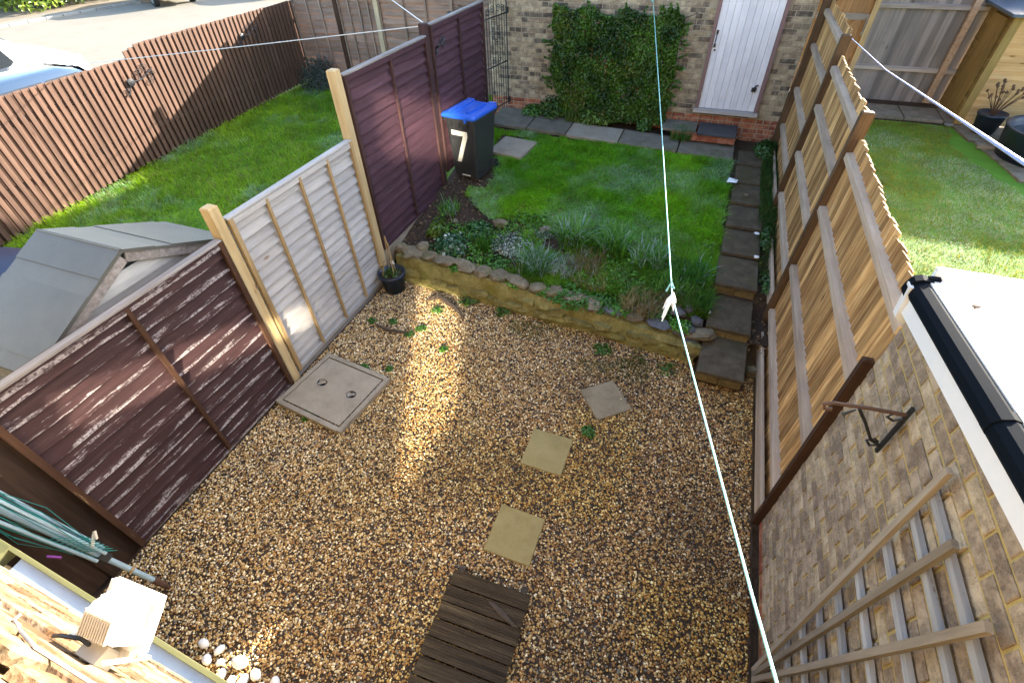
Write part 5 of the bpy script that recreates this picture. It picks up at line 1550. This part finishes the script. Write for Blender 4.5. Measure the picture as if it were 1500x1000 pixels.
def car(name, label, loc, rotz, paint, L=4.1, W=1.72, roof_z=1.48, hood_z=(.70, .98), cat='car'):
    c = empty(name, loc, (0, 0, rotz), label=label, cat=cat)   # +y forward
    st_ = [(-L / 2, .55, .80, .80), (-L / 2 + .12, .30, .95, .92), (-L / 2 + .9, .22, .98, 1.0), (0, .22, .96, 1.0), (L / 2 - 1.15, .22, hood_z[1], 1.0), (L / 2 - .7, .22, hood_z[1] - .10, .98),
           (L / 2 - .3, .25, hood_z[0] + .08, .93), (L / 2 - .06, .30, hood_z[0] - .08, .80), (L / 2, .42, hood_z[0] - .2, .72)]
    rings = []
    for y, zb, zt, wf in st_:
        w = W / 2 * wf
        zm = (zb + zt) / 2
        rings.append([(-w * .9, y, zb), (-w, y, zm - .06), (-w * .99, y, zm + .12), (-w * .93, y, zt - .04), (-w * .74, y, zt), (-w * .3, y, zt + .03), (w * .3, y, zt + .03), (w * .74, y, zt), (w * .93, y, zt - .04),
                      (w * .99, y, zm + .12), (w, y, zm - .06), (w * .9, y, zb)])
    put('body', MB().loft(rings).mesh(name + '_body', paint, True), c)
    bz = .97
    cab = [(-L / 2 + .18, bz - .02, .80, bz - .02), (-L / 2 + .45, roof_z - .12, .70, bz), (-L / 2 + 1.1, roof_z, .70, bz), (.15, roof_z, .70, bz), (.45, roof_z - .07, .70, bz), (L / 2 - 1.15, hood_z[1] - .01, .80, hood_z[1] - .02)]
    rings = []
    for y, zt, tw, zb in cab:
        w0, w1 = W / 2 * .93, W / 2 * tw
        f = (zt - zb) / (roof_z - bz)
        w1 = w0 + (W / 2 * .70 - w0) * max(0, f)
        rings.append([(-w0, y, zb - .02), (-w1, y, zt - .03 * f), (-w1 * .7, y, zt + .02 * f), (w1 * .7, y, zt + .02 * f), (w1, y, zt - .03 * f), (w0, y, zb - .02)])
    put('cabin', MB().loft(rings).mesh(name + '_cabin', paint, True), c)
    # side glass and windscreen, a little proud of the cabin skin
    for s in (-1, 1):
        wx = lambda z: s * (W / 2 * .93 + (W / 2 * .70 - W / 2 * .93) * (z - bz) / (roof_z - bz) + .008)
        zt = roof_z - .09
        for (ya, yb_, yc, yd) in ((-L / 2 + .62, -.28, -.28, -L / 2 + .85), (-.20, L / 2 - 1.42, .36, -.20)):
            put('side_window', MB().add([(wx(bz + .02), ya, bz + .02), (wx(bz + .02), yb_, bz + .02), (wx(zt), yc, zt), (wx(zt), yd, zt)], [(0, 1, 2, 3) if s > 0 else (3, 2, 1, 0)]).mesh('side_window', M_glass), c)
        put('mirror', MB().rock((0, 0, 0), (.20, .12, .14), 3, 8, 5, rough=.05).mesh('mirror', paint, True), c, (s * (W / 2 + .06), L / 2 - 1.5, 1.02))
        put('headlight', MB().rock((0, 0, 0), (.36, .34, .16), 2, 10, 6, rough=.03).mesh('headlight', M_steel, True), c, (s * W / 2 * .66, L / 2 - .20, hood_z[0] - .09), (.3, 0, s * -.5))
        for yy_ in (-L / 2 + .72, L / 2 - .82):
            wh = put('wheel', MB().tube([(-.1, 0, 0), (.1, 0, 0)], .31, 18).mesh('tyre', M_tyre), c, (s * (W / 2 - .1), yy_, .31))
            put('rim', MB().tube([(-.105, 0, 0), (.105, 0, 0)], .20, 12).mesh('rim', M_steel), wh)
            put('wheel_arch', MB().tube([(s * .0, .36 * math.cos(a), .36 * math.sin(a)) for a in np.linspace(.05, math.pi - .05, 12)], .018, 5).mesh('wheel_arch', paint), c, (s * (W / 2 - .005), yy_, .31))
    ws = [(-.60, L / 2 - 1.19, hood_z[1] + .03), (.60, L / 2 - 1.19, hood_z[1] + .03), (.50, .50, roof_z - .075), (-.50, .50, roof_z - .075)]
    put('windscreen', MB().add([(x, y + .02, z + .03) for x, y, z in ws], [(0, 1, 2, 3)]).mesh('windscreen', M_glass), c)
    return c


car('parked_car', 'white car parked on the road beyond the picket fence', (-14.1, 6.15, ZRD), R_(2), M_carwhite, 4.0, 1.74, 1.72, (1.0, 1.34))
car('parked_car', 'dark blue car close behind the picket fence', (-11.2, 5.75, ZRD), R_(1), M_carblue, 3.9, 1.66, 1.40)
car('parked_car', 'black car parked across the road', (-24.6, 19.6, ZRD), R_(66), M_carblack, 4.1, 1.72, 1.45)
car('parked_car', 'dark car partly seen behind the black one', (-20.6, 23.6, ZRD), R_(66), M_carblack, 4.1, 1.72, 1.45)

# roadside hedge across the road
hg = empty('roadside_hedge', (-30.5, 17.2, ZRD), label='roadside hedge with bright green low growth across the road', cat='hedge')
n = 9000
P = np.c_[rng.uniform(-5.5, 2.6, n), rng.uniform(-1.6, 4.5, n), rng.random(n) ** .8 * 1.6]
P[:, 2] *= np.clip(1.2 - np.abs(P[:, 0]) / 7, .4, 1)
cols = mixcol(n, (.03, .06, .012), (.10, .14, .03))
lo = (P[:, 2] < .45) & (P[:, 1] < .2)
cols[lo] = mixcol(lo.sum(), (.14, .22, .02), (.30, .38, .05))
V, Fc, Cc = leaf_cloud(P, np.tile([.3, -.4, .8], (n, 1)), .22, cols)
put('foliage', npmesh('hedge_foliage', V, Fc, M_leaf, Cc), hg, kind='stuff')
for i in range(14):
    x, y = random.uniform(-4, 2), random.uniform(-1, 3)
    put('stem', MB().tube([(x, y, 0), (x + random.uniform(-.3, .3), y, 1.2)], [.04, .02], 5).mesh('hedge_stem', M_bark), hg)

# ------------------------------------------------------------------ neighbour's garden on the right
RY = 12.35
rf = empty('grey_board_fence', (2.55, RY, ZR), label='weathered grey vertical board fence with two rails at the back', cat='fence')
gm = [MB().loft([[(0, 0, -.15), (.125, -.012, -.15), (.125, .01, -.15), (0, .01, -.15)], [(0, 0, 2.22), (.125, -.012, 2.22), (.125, .01, 2.22), (0, .01, 2.22)]]).mesh('grey_board', M_greyboard) for k in range(3)]
for i in range(22):
    put('board', gm[i % 3], rf, (.0 + i * .11, 0, 0))
for z in (.53, 1.53):
    put('rail', MB().loft([[(0, -.075, -.03), (0, -.075, .03), (0, -.012, .045), (0, -.012, -.045)], [(2.4, -.075, -.03), (2.4, -.075, .03), (2.4, -.012, .045), (2.4, -.012, -.045)]]).mesh('arris_rail', M_rail_x), rf, (0, 0, z))
post('fence_post', (4.0, RY - .10, ZR), (.10, .08), M_rail, 'grey post in front of the weathered board fence', 2.2)
gg = empty('timber_gate', (1.55, RY - .05, ZR), label='new brown boarded garden gate at the back of right garden', cat='gate')
for i in range(7):
    put('board', bxm('gate_board_mesh', (.128, .022, 2.4), M_gateboard, (0, 0, 1.25)) if i == 0 else bpy.data.meshes['gate_board_mesh'], gg, (.065 + .132 * i, 0, 0))
for z in (.5, 1.35, 2.2):
    put('ledge', bxm('gate_ledge', (.92, .03, .10), M_rail_x), gg, (.47, -.028, z))
put('brace', MB().box((0, 0, 0), (.07, .028, 1.1), (0, R_(35), 0)).mesh('gate_brace', M_gateboard), gg, (.47, -.027, .92))
post('fence_post', (2.50, RY - .06, ZR), (.09, .10), M_post, 'tall orange brown gate post beside grey boards', 2.6)
gms = empty
put('gate_bolt', MB().tube([(0, 0, 0), (0, 0, .30)], .012, 6).box((0, .01, .05), (.04, .01, .03)).mesh('gate_bolt', M_steel), None, (2.43, RY - .12, 1.75), label='galvanised drop bolt on the timber gate post', cat='bolt')
for i in range(5):
    put('terrace_slab', MB().cbox((.60, .70, .05), .006, 2, 1).mesh('terrace_slab', M_wallslab), None, (1.9 + .62 * i, 11.48, ZR), (0, 0, R_(-1)),
        label='grey paving slab %s in the row below the grey board fence' % ('first from the gate', 'second from the gate', 'third from the gate', 'fourth from the gate', 'fifth from the gate')[i], cat='paving slab', group='right terrace slabs')
for i, (x, y) in enumerate(((4.6, 10.7), (4.75, 9.95), (4.85, 9.2), (5.0, 8.45), (5.35, 10.4))):
    put('patio_slab', MB().cbox((.9, .72, .05), .006, 2, 1).mesh('patio_slab', M_wallslab), None, (x + .05, y, ZR - .012), (0, 0, .12),
        label='grey patio slab %s' % ('under the dead plant pot', 'edged by the pale strip before the round tub', 'next to the round tub', 'nearest the white roof', 'beside the timber shed wall')[i], cat='paving slab', group='patio slabs by the tub')
put('edging_strip', bxm('edging_strip', (.55, .09, .05), M_concrete), None, (4.55, 9.98, ZR + .02), (0, 0, -.15), label='pale edging strip in front of the round tub', cat='edging')
sd = empty('shiplap_shed', (4.24, 11.12, ZR), label='honey coloured shiplap garden shed in the right garden', cat='shed')
for i in range(13):
    put('board', MB().loft([[(0, -.018, 0), (3, -.018, 0), (3, 0, 0), (0, 0, 0)], [(0, -.006, .118), (3, -.006, .118), (3, 0, .118), (0, 0, .118)]]).mesh('shiplap_board', M_shiplap) if i == 0 else bpy.data.meshes['shiplap_board'], sd, (.06, 0, .02 + i * .12))
for i in range(13):
    put('side_board', MB().box((0, .6, .058), (.018, 1.15, .112)).mesh('shed_side_board', M_shedpost) if i == 0 else bpy.data.meshes['shed_side_board'], sd, (0, 0, .02 + i * .12), (0, .05, 0))
put('corner_post', bxm('shed_corner', (.12, .05, 1.62), M_shedpost, (0, 0, .81)), sd, (.02, .0, 0), (0, 0, 0))
put('door_board', bxm('shed_door', (.03, .62, 1.5), M_shedpost, (0, 0, .80)), sd, (-.03, .52, 0))
put('roof', MB().loft([[(-.12, -.15, 1.62), (-.12, 1.3, 1.62), (-.12, 1.3, 1.66), (-.12, -.15, 1.66)], [(3.2, -.15, 1.66), (3.2, 1.3, 1.66), (3.2, 1.3, 1.70), (3.2, -.15, 1.70)]]).mesh('right_shed_roof', M_felt_b), sd)
put('fascia', MB().box((1.5, -.165, 1.58), (3.0, .02, .14)).mesh('shed_fascia', M_upvc), sd, (.3, 0, .03))
put('window', MB().box((.95, -.02, 1.15), (.4, .03, .4)).mesh('shed_window', M_glass), sd)
dp = empty('plant_tub', (4.52, 10.72, ZR + .01), label='teal pot holding a dead flower against the shiplap shed', cat='plant pot')
put('pot_body', MB().lathe([(.001, 0), (.15, 0), (.20, .28), (.22, .30), (.21, .33), (.18, .30), (.001, .28)], 18).mesh('teal_pot', M_pot, True), dp)
s_ = MB()
for i in range(26):
    a, r, h = random.uniform(0, 6.28), random.uniform(.05, .28), random.uniform(.45, .75)
    s_.tube([(0, 0, .25), (math.cos(a) * r * .5, math.sin(a) * r * .5, .25 + h * .4), (math.cos(a) * r, math.sin(a) * r, .2 + h * .8)], [.006, .005, .004], 4)
    s_.rock((math.cos(a) * r, math.sin(a) * r, .2 + h * .8), (.045, .045, .05), i, 6, 4)
put('dead_stems', s_.mesh('dead_stems', M_dead), dp)
tb = empty('round_tub', (5.08, 9.75, ZR + .01), label='dark round tub of water at the edge of right garden', cat='tub')
put('tub_wall', MB().lathe([(.001, 0), (.62, 0), (.68, .40), (.70, .43), (.67, .44), (.63, .38), (.6, .05), (.001, .04)], 32).mesh('tub_wall', M_pot, True), tb)
put('water', MB().lathe([(.001, .30), (.62, .30)], 32).mesh('tub_water', M_window), tb)
put('ground_bracket', MB().lathe([(.03, 0), (.07, 0), (.07, .02), (.03, .03)], 10).mesh('ground_bracket', M_steel), None, (4.1, 10.98, ZR + .01), label='small metal ring at the shed corner', cat='ring')
put('blue_line', MB().tube([(1.55, 11.2, 2.24), (2.0, 7.9, 2.2), (2.3, 6.1, 2.25), (2.5, 5.0, 2.27), (2.85, 2.6, 2.4)], [.006, .007, .011, .016, .018], 6).mesh('blue_line', M_blueline), None, label='taut blue and white line crossing the right garden', cat='line')
